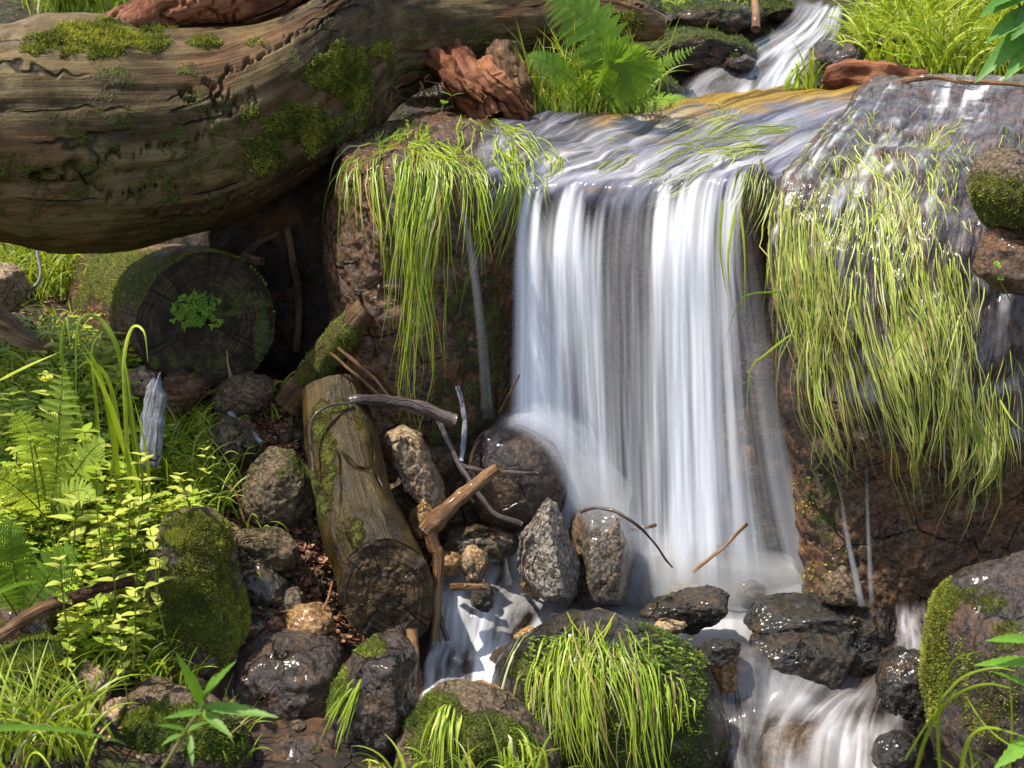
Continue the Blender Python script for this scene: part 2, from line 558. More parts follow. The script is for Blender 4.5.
M['leaf'] = leaf_material('green leaf', 0.45, 0.5, 1.0)
M['mossfuzz'] = leaf_material('moss fuzz', 0.3, 0.7, 1.0, vary=False)
M['litter'] = leaf_material('dead leaf', 0.1, 0.6, 0.7)

# ------------------------------------------------------------------ shape helpers
def proj(V):
    V = np.asarray(V, float) - np.array((0, 0, CAM_Z))
    dep = V[:, 1] * _cp - V[:, 2] * _sp
    up = V[:, 1] * _sp + V[:, 2] * _cp
    return np.stack([512 + FPX * V[:, 0] / dep, 384 - FPX * up / dep], 1)


def patches(V, blobs, seed=0, rough=0.35):
    """how much each vertex lies in some patches (px, py, rx, ry, strength)"""
    P = proj(V)
    nz = fbm(V * 18, 4, seed) * rough
    w = np.zeros(len(V))
    for (x, y, rx, ry, s) in blobs:
        d = np.sqrt(((P[:, 0] - x) / rx) ** 2 + ((P[:, 1] - y) / ry) ** 2) + nz
        w = np.maximum(w, s * (1 - sstep(0.55, 1.15, d)))
    return w


def orient(V, F, out):
    """flip the faces so that they look along 'out' on average"""
    N = vnormals(V, F)
    if (N * out).sum() < 0:
        F = F[:, ::-1].copy()
    return F


def tube(path, radii, ns=10, rough=0.0, seed=0, cap=True, rscale=None, flat=None, rfreq=30.0):
    """a limb along a path; returns V, F, tc (grain along tc.x)"""
    P = np.asarray(path, float)
    R = np.asarray(radii, float)
    n = len(P)
    T = np.gradient(P, axis=0)
    T /= np.maximum(np.linalg.norm(T, axis=1), 1e-9)[:, None]
    up = np.array((0, 0, 1.0)) if abs(T[0][2]) < 0.9 else np.array((0, 1.0, 0))
    a = np.cross(T[0], up)
    a /= np.linalg.norm(a)
    A = [a]
    for i in range(1, n):
        a = A[-1] - T[i] * np.dot(A[-1], T[i])
        A.append(a / max(np.linalg.norm(a), 1e-9))
    A = np.array(A)
    B = np.cross(T, A)
    th = np.linspace(0, 2 * math.pi, ns, endpoint=False)
    s = np.concatenate([[0], np.cumsum(np.linalg.norm(np.diff(P, axis=0), axis=1))])
    c, q = np.cos(th), np.sin(th)
    V = P[:, None, :] + R[:, None, None] * (A[:, None, :] * c[None, :, None] + B[:, None, :] * q[None, :, None] * (flat or 1.0))
    V = V.reshape(-1, 3)
    tc = np.stack([np.repeat(s, ns), (R[:, None] * c).ravel(), (R[:, None] * q).ravel()], 1)
    if rough:
        N = V - np.repeat(P, ns, 0)
        N /= np.maximum(np.linalg.norm(N, axis=1), 1e-9)[:, None]
        V = V + N * (fbm(tc * np.array((rfreq * .4, rfreq, rfreq)) + seed * 7.1, 4, seed) * rough)[:, None]
    F = quad_faces(n, ns, True)[:, ::-1]
    Fs = [F.copy()]
    if cap:
        V = np.concatenate([V, P[:1], P[-1:]])
        tc = np.concatenate([tc, [[s[0], 0, 0]], [[s[-1], 0, 0]]])
        k = np.arange(ns)
        Fs.append(np.stack([np.full(ns, n * ns), k, (k + 1) % ns], 1))
        Fs.append(np.stack([np.full(ns, n * ns + 1), (n - 1) * ns + (k + 1) % ns, (n - 1) * ns + k], 1))
    return V, Fs, tc


def pathU(pts, n=16):
    return resample(Uv(pts), n)


def stick(pts, r0, r1, n=24, ns=8, rough=0.15, seed=0, knots=0):
    P = pathU(pts, n)
    P = P + np.stack([fbm(P * 14 + 3.3 * k + seed, 3, seed + k) for k in range(3)], 1) * 0.004
    R = np.linspace(r0, r1, n) * (1 + fbm(P * 40, 2, seed) * 0.18)
    return tube(P, R, ns, rough * max(r0, r1), seed)


def merge_bvh(V, F):
    return BVHTree.FromPolygons([tuple(v) for v in V], [tuple(int(i) for i in f) for f in F])


_rng = np.random.default_rng(5)


def fuzz(V, F, w, count, length, width, cols, seed=0, down=0.0, spread=0.8, upb=0.3, tris=1):
    """moss: many short pointed blades standing on the surface where the weight w is high"""
    r = np.random.default_rng(seed)
    tri = F if F.shape[1] == 3 else np.concatenate([F[:, [0, 1, 2]], F[:, [0, 2, 3]]])
    a, b, c = V[tri[:, 0]], V[tri[:, 1]], V[tri[:, 2]]
    nr = np.cross(b - a, c - a)
    ar = np.linalg.norm(nr, axis=1)
    nr = nr / np.maximum(ar, 1e-12)[:, None]
    wt = ar * np.maximum(w[tri].mean(1) - 0.25, 0)
    wt = wt * (nr[:, 1] < 0.75)
    if wt.sum() <= 0:
        return None
    idx = r.choice(len(tri), count, p=wt / wt.sum())
    u, v = r.random(count), r.random(count)
    f = u + v > 1
    u[f], v[f] = 1 - u[f], 1 - v[f]
    p = a[idx] + (b - a)[idx] * u[:, None] + (c - a)[idx] * v[:, None]
    n = nr[idx]
    hf = 0.55 + 0.45 * (fbm(p * 90, 2, seed + 3) + 0.5)
    L = length * (0.5 + r.random(count)) * hf
    d = n + r.normal(0, spread, (count, 3)) * 0.6 + np.array((0, 0, upb)) - np.array((0, 0, down))
    d /= np.linalg.norm(d, axis=1)[:, None]
    s = np.cross(d, r.normal(0, 1, (count, 3)))
    s /= np.maximum(np.linalg.norm(s, axis=1), 1e-9)[:, None]
    W = width * (0.6 + 0.8 * r.random(count))
    base = p - n * 0.001
    V4 = np.stack([base - s * W[:, None] * .4, base + d * L[:, None] * .5 + s * W[:, None] * .6 , base + d * L[:, None], base + d * L[:, None] * .45 - s * W[:, None] * .6], 1)
    V4[:, 0] = base
    cols = np.array(cols)
    k = r.random(count) * .6 + .4 * (fbm(p * 25, 3, seed + 9) + .5)
    k = np.clip(k, 0, .999) * (len(cols) - 1)
    i0 = np.floor(k).astype(int)
    ff = (k - i0)[:, None]
    C = cols[i0] * (1 - ff) + cols[np.minimum(i0 + 1, len(cols) - 1)] * ff
    Fq = np.arange(count * 4).reshape(-1, 4)
    return V4.reshape(-1, 3), Fq, np.repeat(C, 4, 0)


MOSSC = [(0.025, 0.045, 0.006), (0.07, 0.11, 0.012), (0.17, 0.22, 0.02), (0.28, 0.31, 0.04)]
MOSSY = [(0.06, 0.07, 0.008), (0.16, 0.18, 0.02), (0.32, 0.34, 0.04)]


def add_fuzz(parent, V, F, w, count, length=0.006, width=0.0016, cols=MOSSC, name='moss', **kw):
    f = fuzz(V, F, w, count, length, width, cols, **kw)
    if f is None:
        return None
    mb = MB()
    mb.add(f[0], f[1], f[2])
    return mb.build(name, M['mossfuzz'], parent, smooth=False)


# ------------------------------------------------------------------ ground: one sheet to the horizon
GC = [(0, 345, 2.95), (60, 360, 2.85), (110, 370, 2.8), (0, 480, 2.5), (100, 470, 2.52), (160, 470, 2.6), (0, 640, 2.12), (100, 640, 2.2), (170, 690, 2.2), (0, 768, 1.88), (120, 768, 1.95),
      (220, 400, 2.78), (280, 420, 2.75), (220, 520, 2.55), (290, 560, 2.5), (320, 640, 2.38), (250, 620, 2.35), (260, 768, 2.08), (380, 768, 2.12),
      (190, 400, 2.82), (250, 300, 3.55), (290, 300, 3.6), (250, 385, 3.1), (310, 390, 3.2), (300, 230, 3.9), (30, 290, 3.35), (40, 200, 3.7), (60, 10, 4.3), (200, 60, 3.9),
      (420, 430, 2.95), (400, 520, 2.75)]
GW = [(-0.13, 2.62, -0.04), (-0.12, 2.45, -0.10), (-0.05, 2.55, -0.07), (-0.1, 2.3, -0.10), (0.0, 2.2, -0.14), (0.2, 2.2, -0.16), (0.0, 2.45, -0.10), (0.0, 2.62, -0.04), (0.2, 2.4, -0.08), (0.0, 2.9, 0.02), (0.3, 2.9, 0.02), (0.15, 2.7, 0.03), (0.45, 2.7, 0.0), (0.3, 2.5, -0.02), (0.6, 2.5, -0.05), (0.5, 2.3, -0.14), (0.75, 2.3, -0.12),
      (1.1, 2.5, 0.0), (1.0, 2.1, -0.05), (0.6, 2.0, -0.2), (0.2, 1.9, -0.15), (-0.3, 1.6, -0.05), (0.9, 1.6, -0.2), (-0.9, 1.3, 0.1), (0, 1.0, -0.45), (0, 0, -0.7), (-1.5, 0, -0.1), (1.5, 0, -0.3),
      (0.0, 3.2, 0.2), (0.5, 3.2, 0.2), (1.0, 3.2, 0.25), (1.6, 3.0, 0.4), (-0.2, 3.2, 0.35), (-0.2, 3.5, 0.6), (-0.4, 3.3, .42), (-0.4, 4.1, 1.15),
      (0.3, 3.62, 0.95), (0.7, 3.65, 0.98), (1.1, 3.65, 1.02), (1.7, 3.7, 1.1), (0.3, 4.0, 1.06), (0.8, 4.0, 1.1), (1.3, 4.0, 1.2), (0.1, 4.5, 1.3), (0.9, 4.5, 1.3), (1.6, 4.4, 1.42),
      (-0.6, 4.2, 1.15), (-1.5, 4.2, 1.3), (-1.6, 3.0, 0.7), (-1.6, 2.0, 0.45), (0, 5.2, 1.65), (-2.5, 5.2, 1.8), (2.5, 5.2, 1.8), (0, 7.5, 2.6), (-5, 7, 2.6), (5, 7, 2.8),
      (-5, 2, 1.3), (5, 2, 1.3), (-5, -4, 0.3), (5, -4, 0.3), (0, -6, -1.8), (0, 40, 14), (-40, 40, 16), (40, 40, 16), (-40, 0, 8), (40, 0, 8), (-40, -40, 2), (40, -40, 2), (0, -40, -4)]
_g = [tuple(U(*p)) for p in GC] + GW
_gp = np.array([(a, b) for a, b, c in _g])
_gz = np.array([c for a, b, c in _g])
_K = np.sqrt(((_gp[:, None] - _gp[None]) ** 2).sum(-1) + 0.01)
_K = np.block([[_K + np.eye(len(_g)) * 0.002 * -1, np.ones((len(_g), 1))], [np.ones((1, len(_g))), np.zeros((1, 1))]])
_gw = np.linalg.solve(_K, np.concatenate([_gz, [0]]))


def gz(x, y, rough=True):
    x, y = np.atleast_1d(np.asarray(x, float)), np.atleast_1d(np.asarray(y, float))
    Q = np.stack([x.ravel(), y.ravel()], 1)
    r = np.zeros(len(Q))
    for k in range(0, len(Q), 20000):
        q = Q[k:k + 20000]
        r[k:k + 20000] = np.sqrt(((q[:, None] - _gp[None]) ** 2).sum(-1) + 0.01) @ _gw[:-1] + _gw[-1]
    if rough:
        P = np.stack([Q[:, 0], Q[:, 1], np.zeros(len(Q))], 1)
        r += fbm(P * 7, 5, 3) * 0.028 + fbm(P * 45, 3, 8) * 0.006
    return r.reshape(x.shape)


def axis_coords(lo, hi, step, far, nfar):
    a = np.arange(lo, hi, step)
    e = far * (np.linspace(0, 1, nfar + 1)[1:] ** 2.5)
    return np.concatenate([(lo - e)[::-1], a, hi + e])


gx, gy = axis_coords(-2.0, 2.2, 0.014, 60, 30), axis_coords(0.9, 5.2, 0.014, 60, 30)
GX, GY = np.meshgrid(gx, gy, indexing='ij')
GZ = gz(GX, GY)
GV = np.stack([GX.ravel(), GY.ravel(), GZ.ravel()], 1)
GF = quad_faces(len(gx), len(gy))
GF = orient(GV, GF, np.array((0, 0, 1)))
gmoss = np.where(GV[:, 1] > 3.3, 0.45, 0.0) + 0.5 * sstep(-0.35, -0.6, GV[:, 0]) * sstep(2.9, 2.7, GV[:, 1])
gb = MB()
gb.add(GV, GF, dens=gmoss)
ground = gb.build('ground', M['soil'], kind='structure', label='dark forest soil of the bank and hillside under stones and plants', cat='ground')
_c = (GV[GF].mean(1)[:, 1] > 0.8) & (GV[GF].mean(1)[:, 1] < 5.5) & (np.abs(GV[GF].mean(1)[:, 0]) < 2.5)
GBVH = merge_bvh(GV, GF[_c])


def hit(bvh, px, py, far=9.0):
    """where the sight line through that place of the photograph meets a surface"""
    d = U(px, py, 1.0) - np.array((0, 0, CAM_Z))
    d = Vector(d / np.linalg.norm(d))
    loc, nrm, i, dist = bvh.ray_cast(Vector((0, 0, CAM_Z)), d, far)
    return (np.array(loc), np.array(nrm)) if loc is not None else (None, None)


# ------------------------------------------------------------------ the two big boulders the stream runs over
L_COLS = [
    [(350, 175, 3.7), (345, 150, 3.45), (340, 155, 3.4), (338, 165, 3.35), (335, 220, 3.3), (335, 300, 3.3), (335, 400, 3.3), (335, 470, 3.3)],
    [(350, 165, 3.4), (345, 138, 3.1), (336, 143, 2.95), (331, 162, 2.86), (329, 220, 2.84), (331, 300, 2.82), (336, 400, 2.82), (340, 470, 2.82)],
    [(392, 145, 3.5), (390, 124, 3.2), (375, 135, 2.97), (362, 158, 2.74), (358, 210, 2.70), (362, 300, 2.70), (368, 420, 2.74), (375, 500, 2.76)],
    [(452, 135, 3.5), (450, 116, 3.25), (440, 131, 2.97), (430, 160, 2.73), (428, 210, 2.67), (430, 300, 2.71), (435, 430, 2.75), (440, 540, 2.78)],
    [(520, 140, 3.6), (520, 117, 3.3), (508, 140, 3.02), (494, 172, 2.79), (490, 215, 2.76), (492, 320, 2.82), (496, 460, 2.85), (500, 590, 2.86)],
    [(560, 130, 3.7), (560, 110, 3.4), (548, 140, 3.12), (536, 172, 2.93), (530, 206, 2.865), (530, 330, 2.95), (532, 470, 2.97), (535, 600, 2.98)],
    [(622, 122, 3.8), (620, 105, 3.5), (612, 138, 3.16), (604, 170, 2.95), (601, 207, 2.875), (604, 330, 2.95), (606, 470, 2.97), (608, 610, 2.98)],
    [(702, 115, 3.85), (700, 98, 3.6), (690, 132, 3.2), (682, 164, 2.96), (680, 202, 2.885), (685, 330, 2.97), (688, 470, 2.98), (690, 610, 2.99)],
    [(785, 108, 3.85), (782, 91, 3.6), (768, 124, 3.22), (756, 156, 2.98), (750, 194, 2.89), (755, 330, 2.93), (765, 470, 2.93), (775, 610, 2.93)],
    [(870, 102, 3.85), (864, 85, 3.6), (850, 120, 3.3), (838, 160, 3.06), (838, 200, 3.02), (845, 330, 3.02), (850, 470, 3.02), (855, 610, 3.02)],
    [(960, 98, 3.9), (955, 84, 3.65), (945, 120, 3.4), (940, 160, 3.2), (940, 200, 3.2), (945, 330, 3.2), (945, 470, 3.2), (945, 610, 3.2)],
]
R_COLS = [
    [(880, 120, 3.8), (866, 92, 3.5), (842, 112, 3.2), (790, 172, 3.0), (778, 230, 2.96), (784, 350, 2.95), (800, 480, 2.95), (810, 620, 2.95)],
    [(882, 108, 3.7), (868, 86, 3.45), (846, 106, 3.12), (795, 160, 2.84), (772, 228, 2.76), (772, 350, 2.74), (790, 480, 2.74), (800, 620, 2.74)],
    [(896, 105, 3.75), (888, 81, 3.5), (862, 108, 3.12), (815, 166, 2.79), (792, 240, 2.67), (790, 370, 2.62), (800, 490, 2.62), (808, 630, 2.62)],
    [(935, 102, 3.75), (930, 79, 3.5), (914, 116, 3.1), (875, 178, 2.77), (852, 258, 2.61), (845, 385, 2.54), (848, 500, 2.53), (850, 640, 2.53)],
    [(1003, 98, 3.75), (1000, 76, 3.5), (985, 120, 3.1), (952, 190, 2.77), (930, 285, 2.59), (920, 410, 2.51), (918, 520, 2.5), (915, 660, 2.5)],
    [(1073, 98, 3.75), (1070, 75, 3.5), (1060, 125, 3.1), (1040, 200, 2.78), (1022, 300, 2.61), (1010, 430, 2.53), (1005, 540, 2.52), (1000, 680, 2.52)],
    [(1160, 98, 3.75), (1160, 75, 3.5), (1150, 125, 3.12), (1130, 200, 2.82), (1115, 300, 2.68), (1100, 430, 2.62), (1100, 540, 2.6), (1100, 680, 2.6)],
    [(1250, 110, 3.75), (1260, 90, 3.5), (1250, 140, 3.2), (1240, 210, 3.0), (1230, 310, 2.95), (1220, 430, 2.95), (1220, 540, 2.95), (1220, 680, 2.95)],
]

R_COLS = [[(x, y, Y + (0, 0, 0, 0, .02, .05, .11, .14)[j]) for j, (x, y, Y) in enumerate(c)] for c in R_COLS]


def boulder_surface(cols, nu, nv, seed, amp=0.02, strat=0.0):
    C = np.array([Uv(c) for c in cols])
    G = resample(resample(C, nu, 0), nv, 1)
    V = G.reshape(-1, 3)
    F = orient(V, quad_faces(nu, nv), np.array((0, -1, 0.6)))
    N = vnormals(V, F)
    d = fbm(V * 6, 5, seed) * amp + fbm(V * 28, 4, seed + 4, 0.6) * amp * 0.32 + (np.abs(fbm(V * 60, 3, seed + 8))) * amp * -0.22
    V = V + N * d[:, None]
    return V, F, N


class Surf:
    def __init__(s, V, F, nu, nv):
        s.V, s.F, s.nu, s.nv = V, F, nu, nv
        s.N = vnormals(V, F)
        s.bvh = merge_bvh(V, F)


def shell(V, nu, nv):
    """close a boulder sheet behind and below, so that it is solid rock"""
    G = V.reshape(nu, nv, 3)
    rim = np.concatenate([G[:, 0], G[-1, 1:], G[::-1, -1][1:], G[0, ::-1][1:-1]])
    back = rim.copy()
    back[:, 1] += 0.35
    back[:, 2] = np.minimum(back[:, 2], back[:, 2].mean()) * 0.6
    c = back.mean(0)
    n = len(rim)
    k = np.arange(n)
    W = np.concatenate([rim, back, [c]])
    F = [np.stack([k, (k + 1) % n, n + (k + 1) % n, n + k], 1), np.stack([n + k, n + (k + 1) % n, np.full(n, 2 * n)], 1)]
    return W, F


def build_boulder(name, cols, nu, nv, seed, label, mossblobs, amp=0.02):
    V, F, N = boulder_surface(cols, nu, nv, seed, amp)
    S = Surf(V, F, nu, nv)
    mb = MB()
    mb.add(V, F, dens=patches(V, mossblobs, seed))
    W, FF = shell(V, nu, nv)
    mb.add(W, FF)
    o = mb.build(name, M['ledge'], label=label, cat='boulder')
    return o, S


boulder_left, SL = build_boulder('boulder', L_COLS, 400, 260, 11, 'large wet brown boulder that the main waterfall pours over, with a broad rounded top',
                                 [(480, 350, 35, 110, 0.55), (450, 420, 40, 50, 0.5), (400, 130, 50, 14, 0.5), (500, 125, 30, 10, 0.5), (700, 480, 30, 90, 0.3)], 0.022)
boulder_right, SR = build_boulder('boulder', R_COLS, 320, 300, 23, 'dark sloping boulder right of the waterfall, its face covered in hanging grass',
                                  [(860, 110, 40, 14, 0.4), (820, 500, 25, 60, 0.5), (925, 480, 40, 60, 0.3)], 0.022)


# ------------------------------------------------------------------ water
M['fall'] = water_material('falling water', 40, 0.9, 0.6, fine=0.4)
M['film'] = water_material('smooth water over the brow', 26, 2.2, 1.1, gloss=1.3, fine=0.8, body=(0.085, 0.08, 0.125), body_amt=0.62, bump=0.9)
M['pool'] = water_material('pool water', 14, 4, 0.7, gloss=2.0, fine=0.5, body=(0.05, 0.035, 0.03), body_amt=0.15)
M['cascade'] = water_material('cascade water', 28, 1.6, 0.8, gloss=1.6, fine=0.8, body=(0.12, 0.07, 0.03), body_amt=0.12)


def sheet(ctrl, nu, nv, dens_fn=None, wob=0.004, seed=0, wf=9.0):
    """a sheet of water through control points (px, py, Y, dens): columns across, rows along the flow"""
    C = np.array([[tuple(U(*p[:3])) + (p[3],) for p in c] for c in ctrl])
    G = resample(resample(C, nu, 0), nv, 1)
    V = G[..., :3].reshape(-1, 3)
    F = orient(V, quad_faces(nu, nv), np.array((0, -1, 0.5)))
    N = vnormals(V, F)
    a = np.linalg.norm(np.diff(G[:, nv // 2, :3], axis=0), axis=1)
    b = np.linalg.norm(np.diff(G[nu // 2, :, :3], axis=0), axis=1)
    us = np.concatenate([[0], np.cumsum(a)])
    vs = np.concatenate([[0], np.cumsum(b)])
    tu, tv = np.meshgrid(us, vs, indexing='ij')
    tc = np.stack([tu.ravel(), tv.ravel(), np.zeros(nu * nv) + seed * 3.7], 1)
    uu, vv = np.meshgrid(np.linspace(0, 1, nu), np.linspace(0, 1, nv), indexing='ij')
    D = G[..., 3].ravel().copy()
    if dens_fn is not None:
        D = D * dens_fn(uu.ravel(), vv.ravel(), V)
    V = V + N * (fbm(np.stack([tc[:, 0] * 40, tc[:, 1] * 2, tc[:, 2]], 1), 3, seed) * wob)[:, None]
    return V, F, tc, np.clip(D, 0, 1.4)


# main fall: three sheets behind one another, the strands where the brow lets most water through
FX = [(512, 188, 500, 590), (535, 190, 535, 595), (575, 192, 590, 600), (612, 193, 625, 602), (650, 188, 660, 602), (690, 184, 700, 600), (722, 178, 745, 598), (742, 176, 803, 590)]


def fall_ctrl(off, d0=1.0):
    cols = []
    for (x0, y0, x1, y1) in FX:
        c = [(x0 + 20, y0 - 14, 2.93 - off * .3, 0.0), (x0 + 7, y0 + 3, 2.865 - off * .5, 0.75)]
        for t in (0.12, 0.3, 0.5, 0.7, 0.87, 1.0):
            s = t ** 0.9
            c.append((x0 + (x1 - x0) * t ** 1.6, y0 + (y1 - y0) * s, 2.85 - 0.10 * math.sqrt(t) - off, (0.8, 0.72, 0.66, 0.7, 0.85, 0.6)[(0.12, 0.3, 0.5, 0.7, 0.87, 1.0).index(t)]))
        cols.append(c)
    return cols


def strands(centres, base=0.1, edge=0.05):
    def f(u, v, V):
        z0 = u * 0
        st = 0.06 + 0.13 * (0.5 + fbm(np.stack([u * 16, z0 + base * 9, z0], 1), 3, 7)) + 0.05 * fbm(np.stack([u * 50, z0, z0], 1), 2, 8)
        r = np.full(len(u), base)
        for (c0, c1, w0, w1, a0, a1) in centres:
            c = c0 + (c1 - c0) * v ** 1.3
            w = w0 + (w1 - w0) * v
            r = r + (a0 + (a1 - a0) * v) * np.exp(-((u - c) / w) ** 2)
        r = r * sstep(0.0, edge, u) * sstep(1.0, 1 - edge, u)
        r = r * sstep(0.0, 1.0, (v - st) / 0.16)
        r = r * (0.62 + 0.5 * fbm(np.stack([u * 30, v * 1.5, z0 + base], 1), 3, 12)) * 1.25
        r = r * (1 - 0.55 * np.exp(-((u - .45 - .03 * v) / .06) ** 2) * (1 - .5 * v))
        r = r * (1.25 + .75 * v)
        return r
    return f


for k, (off, cen, su) in enumerate([
        (0.0, [(0.45, 0.42, .2, .2, .25, .35), (0.10, 0.13, .08, .13, .75, .75), (0.28, 0.3, .05, .1, .8, .6), (0.64, 0.62, .06, .08, .7, .6), (0.80, 0.74, .07, .1, .7, .7), (0.93, 0.9, .03, .04, .3, .25)], 0.10),
        (0.025, [(0.07, 0.10, .04, .06, .8, .45), (0.20, 0.22, .03, .07, .75, .5), (0.33, 0.36, .04, .05, .8, .3), (0.60, 0.58, .02, .05, .6, .3), (0.72, 0.68, .04, .06, .8, .55), (0.88, 0.80, .05, .08, .55, .5)], 0.0),
        (0.05, [(0.13, 0.17, .02, .05, .7, .4), (0.24, 0.27, .02, .05, .8, .3), (0.66, 0.66, .015, .03, .6, .35), (0.76, 0.75, .02, .05, .6, .35)], 0.0)]):
    V, F, tc, D = sheet(fall_ctrl(off), 260, 120, strands(cen, su), 0.006, k + 1)
    mb = MB()
    mb.add(V, F, tc=tc, dens=D)
    mb.build('waterfall', M['fall'], kind='structure', label=['rear veil of the main white waterfall', 'middle veil of the main white waterfall', 'front veil of the main white waterfall'][k], cat='waterfall')


def film(S, u0, u1, v0, v1, off, dens_fn, name, mat, label, seed=0, alpha_edge=0.06, smooth_it=6, colfn=None, skew=0.0):
    """water that hugs a boulder surface"""
    i0, i1 = int(u0 * (S.nu - 1)), int(u1 * (S.nu - 1))
    j0, j1 = int(v0 * (S.nv - 1)), int(v1 * (S.nv - 1))
    G = S.V.reshape(S.nu, S.nv, 3)[i0:i1, j0:j1].copy()
    N = S.N.reshape(S.nu, S.nv, 3)[i0:i1, j0:j1].copy()
    for _ in range(smooth_it):
        for A in (G, N):
            A[1:-1, 1:-1] = (A[:-2, 1:-1] + A[2:, 1:-1] + A[1:-1, :-2] + A[1:-1, 2:]) / 4
    N /= np.linalg.norm(N, axis=2)[..., None]
    nu, nv = G.shape[:2]
    V = (G + N * off).reshape(-1, 3)
    F = orient(V, quad_faces(nu, nv), np.array((0, -1, 0.6)))
    us = np.concatenate([[0], np.cumsum(np.linalg.norm(np.diff(G[:, nv // 2], axis=0), axis=1))])
    vs = np.concatenate([[0], np.cumsum(np.linalg.norm(np.diff(G[nu // 2], axis=0), axis=1))])
    tu, tv = np.meshgrid(us, vs, indexing='ij')
    tc = np.stack([tu.ravel() + tv.ravel() * skew, tv.ravel(), np.zeros(nu * nv) + seed], 1)
    uu, vv = np.meshgrid(np.linspace(0, 1, nu), np.linspace(0, 1, nv), indexing='ij')
    D = dens_fn(uu.ravel(), vv.ravel(), V)
    mb = MB()
    mb.add(V, F, (1, 1, 1) if colfn is None else colfn(uu.ravel(), vv.ravel(), V), tc=tc, dens=D)
    o = mb.build(name, mat, kind='structure', label=label, cat='water')
    a = o.data.attributes.new('fade_out', 'FLOAT', 'POINT')
    uf, vf = uu.ravel(), vv.ravel()
    nz = fbm(np.stack([uf * 25, vf * 8, uf * 0], 1), 3, 2) * .06
    a.data.foreach_set('value', (1 - sstep(0, .1, uf + nz) * sstep(1, .94, uf + nz) * sstep(1, .84, vf + nz)).astype(np.float32))
    return o


def top_dens(u, v, V):
    P = proj(V)
    n = fbm(np.stack([u * 22 + v * 13.0, v * 2.0, u * 0], 1), 4, 3)
    d = 0.04 + 0.16 * sstep(-0.1, 0.7, n) + 0.2 * sstep(-0.2, .5, n) * sstep(0.4, 0.65, v)
    P0 = proj(V)
    d = d * sstep(0, 14, P0[:, 1] - np.interp(P0[:, 0], [560, 620, 700, 780, 864], [112, 107, 100, 93, 87]))
    d = d * (1 - sstep(.7, .95, v) * .9)
    return d


def gold_reflection_algae(u, v, V):  # golden reflection of the sunlit hillside painted into the water colour, with algae
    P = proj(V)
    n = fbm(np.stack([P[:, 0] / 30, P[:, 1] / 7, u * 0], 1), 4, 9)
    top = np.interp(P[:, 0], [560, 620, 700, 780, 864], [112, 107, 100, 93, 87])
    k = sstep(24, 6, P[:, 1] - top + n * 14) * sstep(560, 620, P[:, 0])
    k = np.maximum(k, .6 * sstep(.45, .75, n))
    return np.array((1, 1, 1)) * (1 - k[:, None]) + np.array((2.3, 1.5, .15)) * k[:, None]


film(SL, 0.36, 0.99, 0.10, 0.62, 0.007, top_dens, 'stream_water', M['film'], 'smooth lavender sheet of water sliding over the broad boulder top to the lip', colfn=gold_reflection_algae, skew=0.75)


def right_dens(u, v, V):
    P = proj(V)
    n = fbm(np.stack([u * 40, v * 6.0, u * 0], 1), 4, 5)
    d = (0.05 + 0.5 * sstep(0.0, 0.8, n)) * sstep(1.0, 0.5, v) * (.6 + .8 * fbm(V * 30, 3, 8))
    return d * sstep(0, 0.1, u)


M['wetfilm'] = water_material('thin wet film', 45, 9.0, 1.2, gloss=1.15, fine=1.2, bump=0.8, body=(0.09, 0.08, 0.11), body_amt=0.08)
film(SR, 0.14, 0.99, 0.12, 0.80, 0.004, right_dens, 'stream_water', M['wetfilm'], 'thin glittering film of water running down the sloping right boulder', seed=4, smooth_it=2)


def fade_edges(o, nu, nv, a=.12, b=.08):
    """let a sheet of water thin out to nothing along its rim"""
    u, v = np.meshgrid(np.linspace(0, 1, nu), np.linspace(0, 1, nv), indexing='ij')
    u, v = u.ravel(), v.ravel()
    nz = fbm(np.stack([u * 9, v * 9, u * 0 + nu], 1), 3, 2) * .05
    at = o.data.attributes.new('fade_out', 'FLOAT', 'POINT')
    at.data.foreach_set('value', (1 - sstep(0, a, u + nz) * sstep(1, 1 - a, u - nz) * sstep(0, b, v + nz * .5) * sstep(1, 1 - b, v)).astype(np.float32))


def strip(pts, w0, w1, name, label, d0=0.7, d1=0.4, mat='fall', nu=14, nv=60, seed=0):
    """a narrow ribbon of falling water"""
    P = resample(np.array([tuple(U(*p)) for p in pts]), nv)
    W = np.linspace(w0, w1, nv)
    u = np.linspace(-1, 1, nu)
    bow = (1 - u ** 2) * 0.3
    V = P[None] + u[:, None, None] * W[None, :, None] * np.array((1, 0, 0)) - bow[:, None, None] * W[None, :, None] * np.array((0, 1, 0))
    V = V.reshape(-1, 3)
    F = orient(V, quad_faces(nu, nv), np.array((0, -1, 0.3)))
    s = np.concatenate([[0], np.cumsum(np.linalg.norm(np.diff(P, axis=0), axis=1))])
    tu, tv = np.meshgrid(u * (w0 + w1) / 2, s, indexing='ij')
    D = (np.linspace(d0, d1, nv)[None] * (1 - u ** 2)[:, None] ** 0.7) * sstep(0, 0.7, np.linspace(0, 1, nv))[None] * (1 - sstep(0.9, 1.0, np.linspace(0, 1, nv)) * .6)[None]
    mb = MB()
    mb.add(V, F, tc=np.stack([tu.ravel(), tv.ravel(), np.full(nu * nv, seed * 1.7)], 1), dens=D.ravel())
    mb.build(name, M[mat], kind='structure', label=label, cat='water')


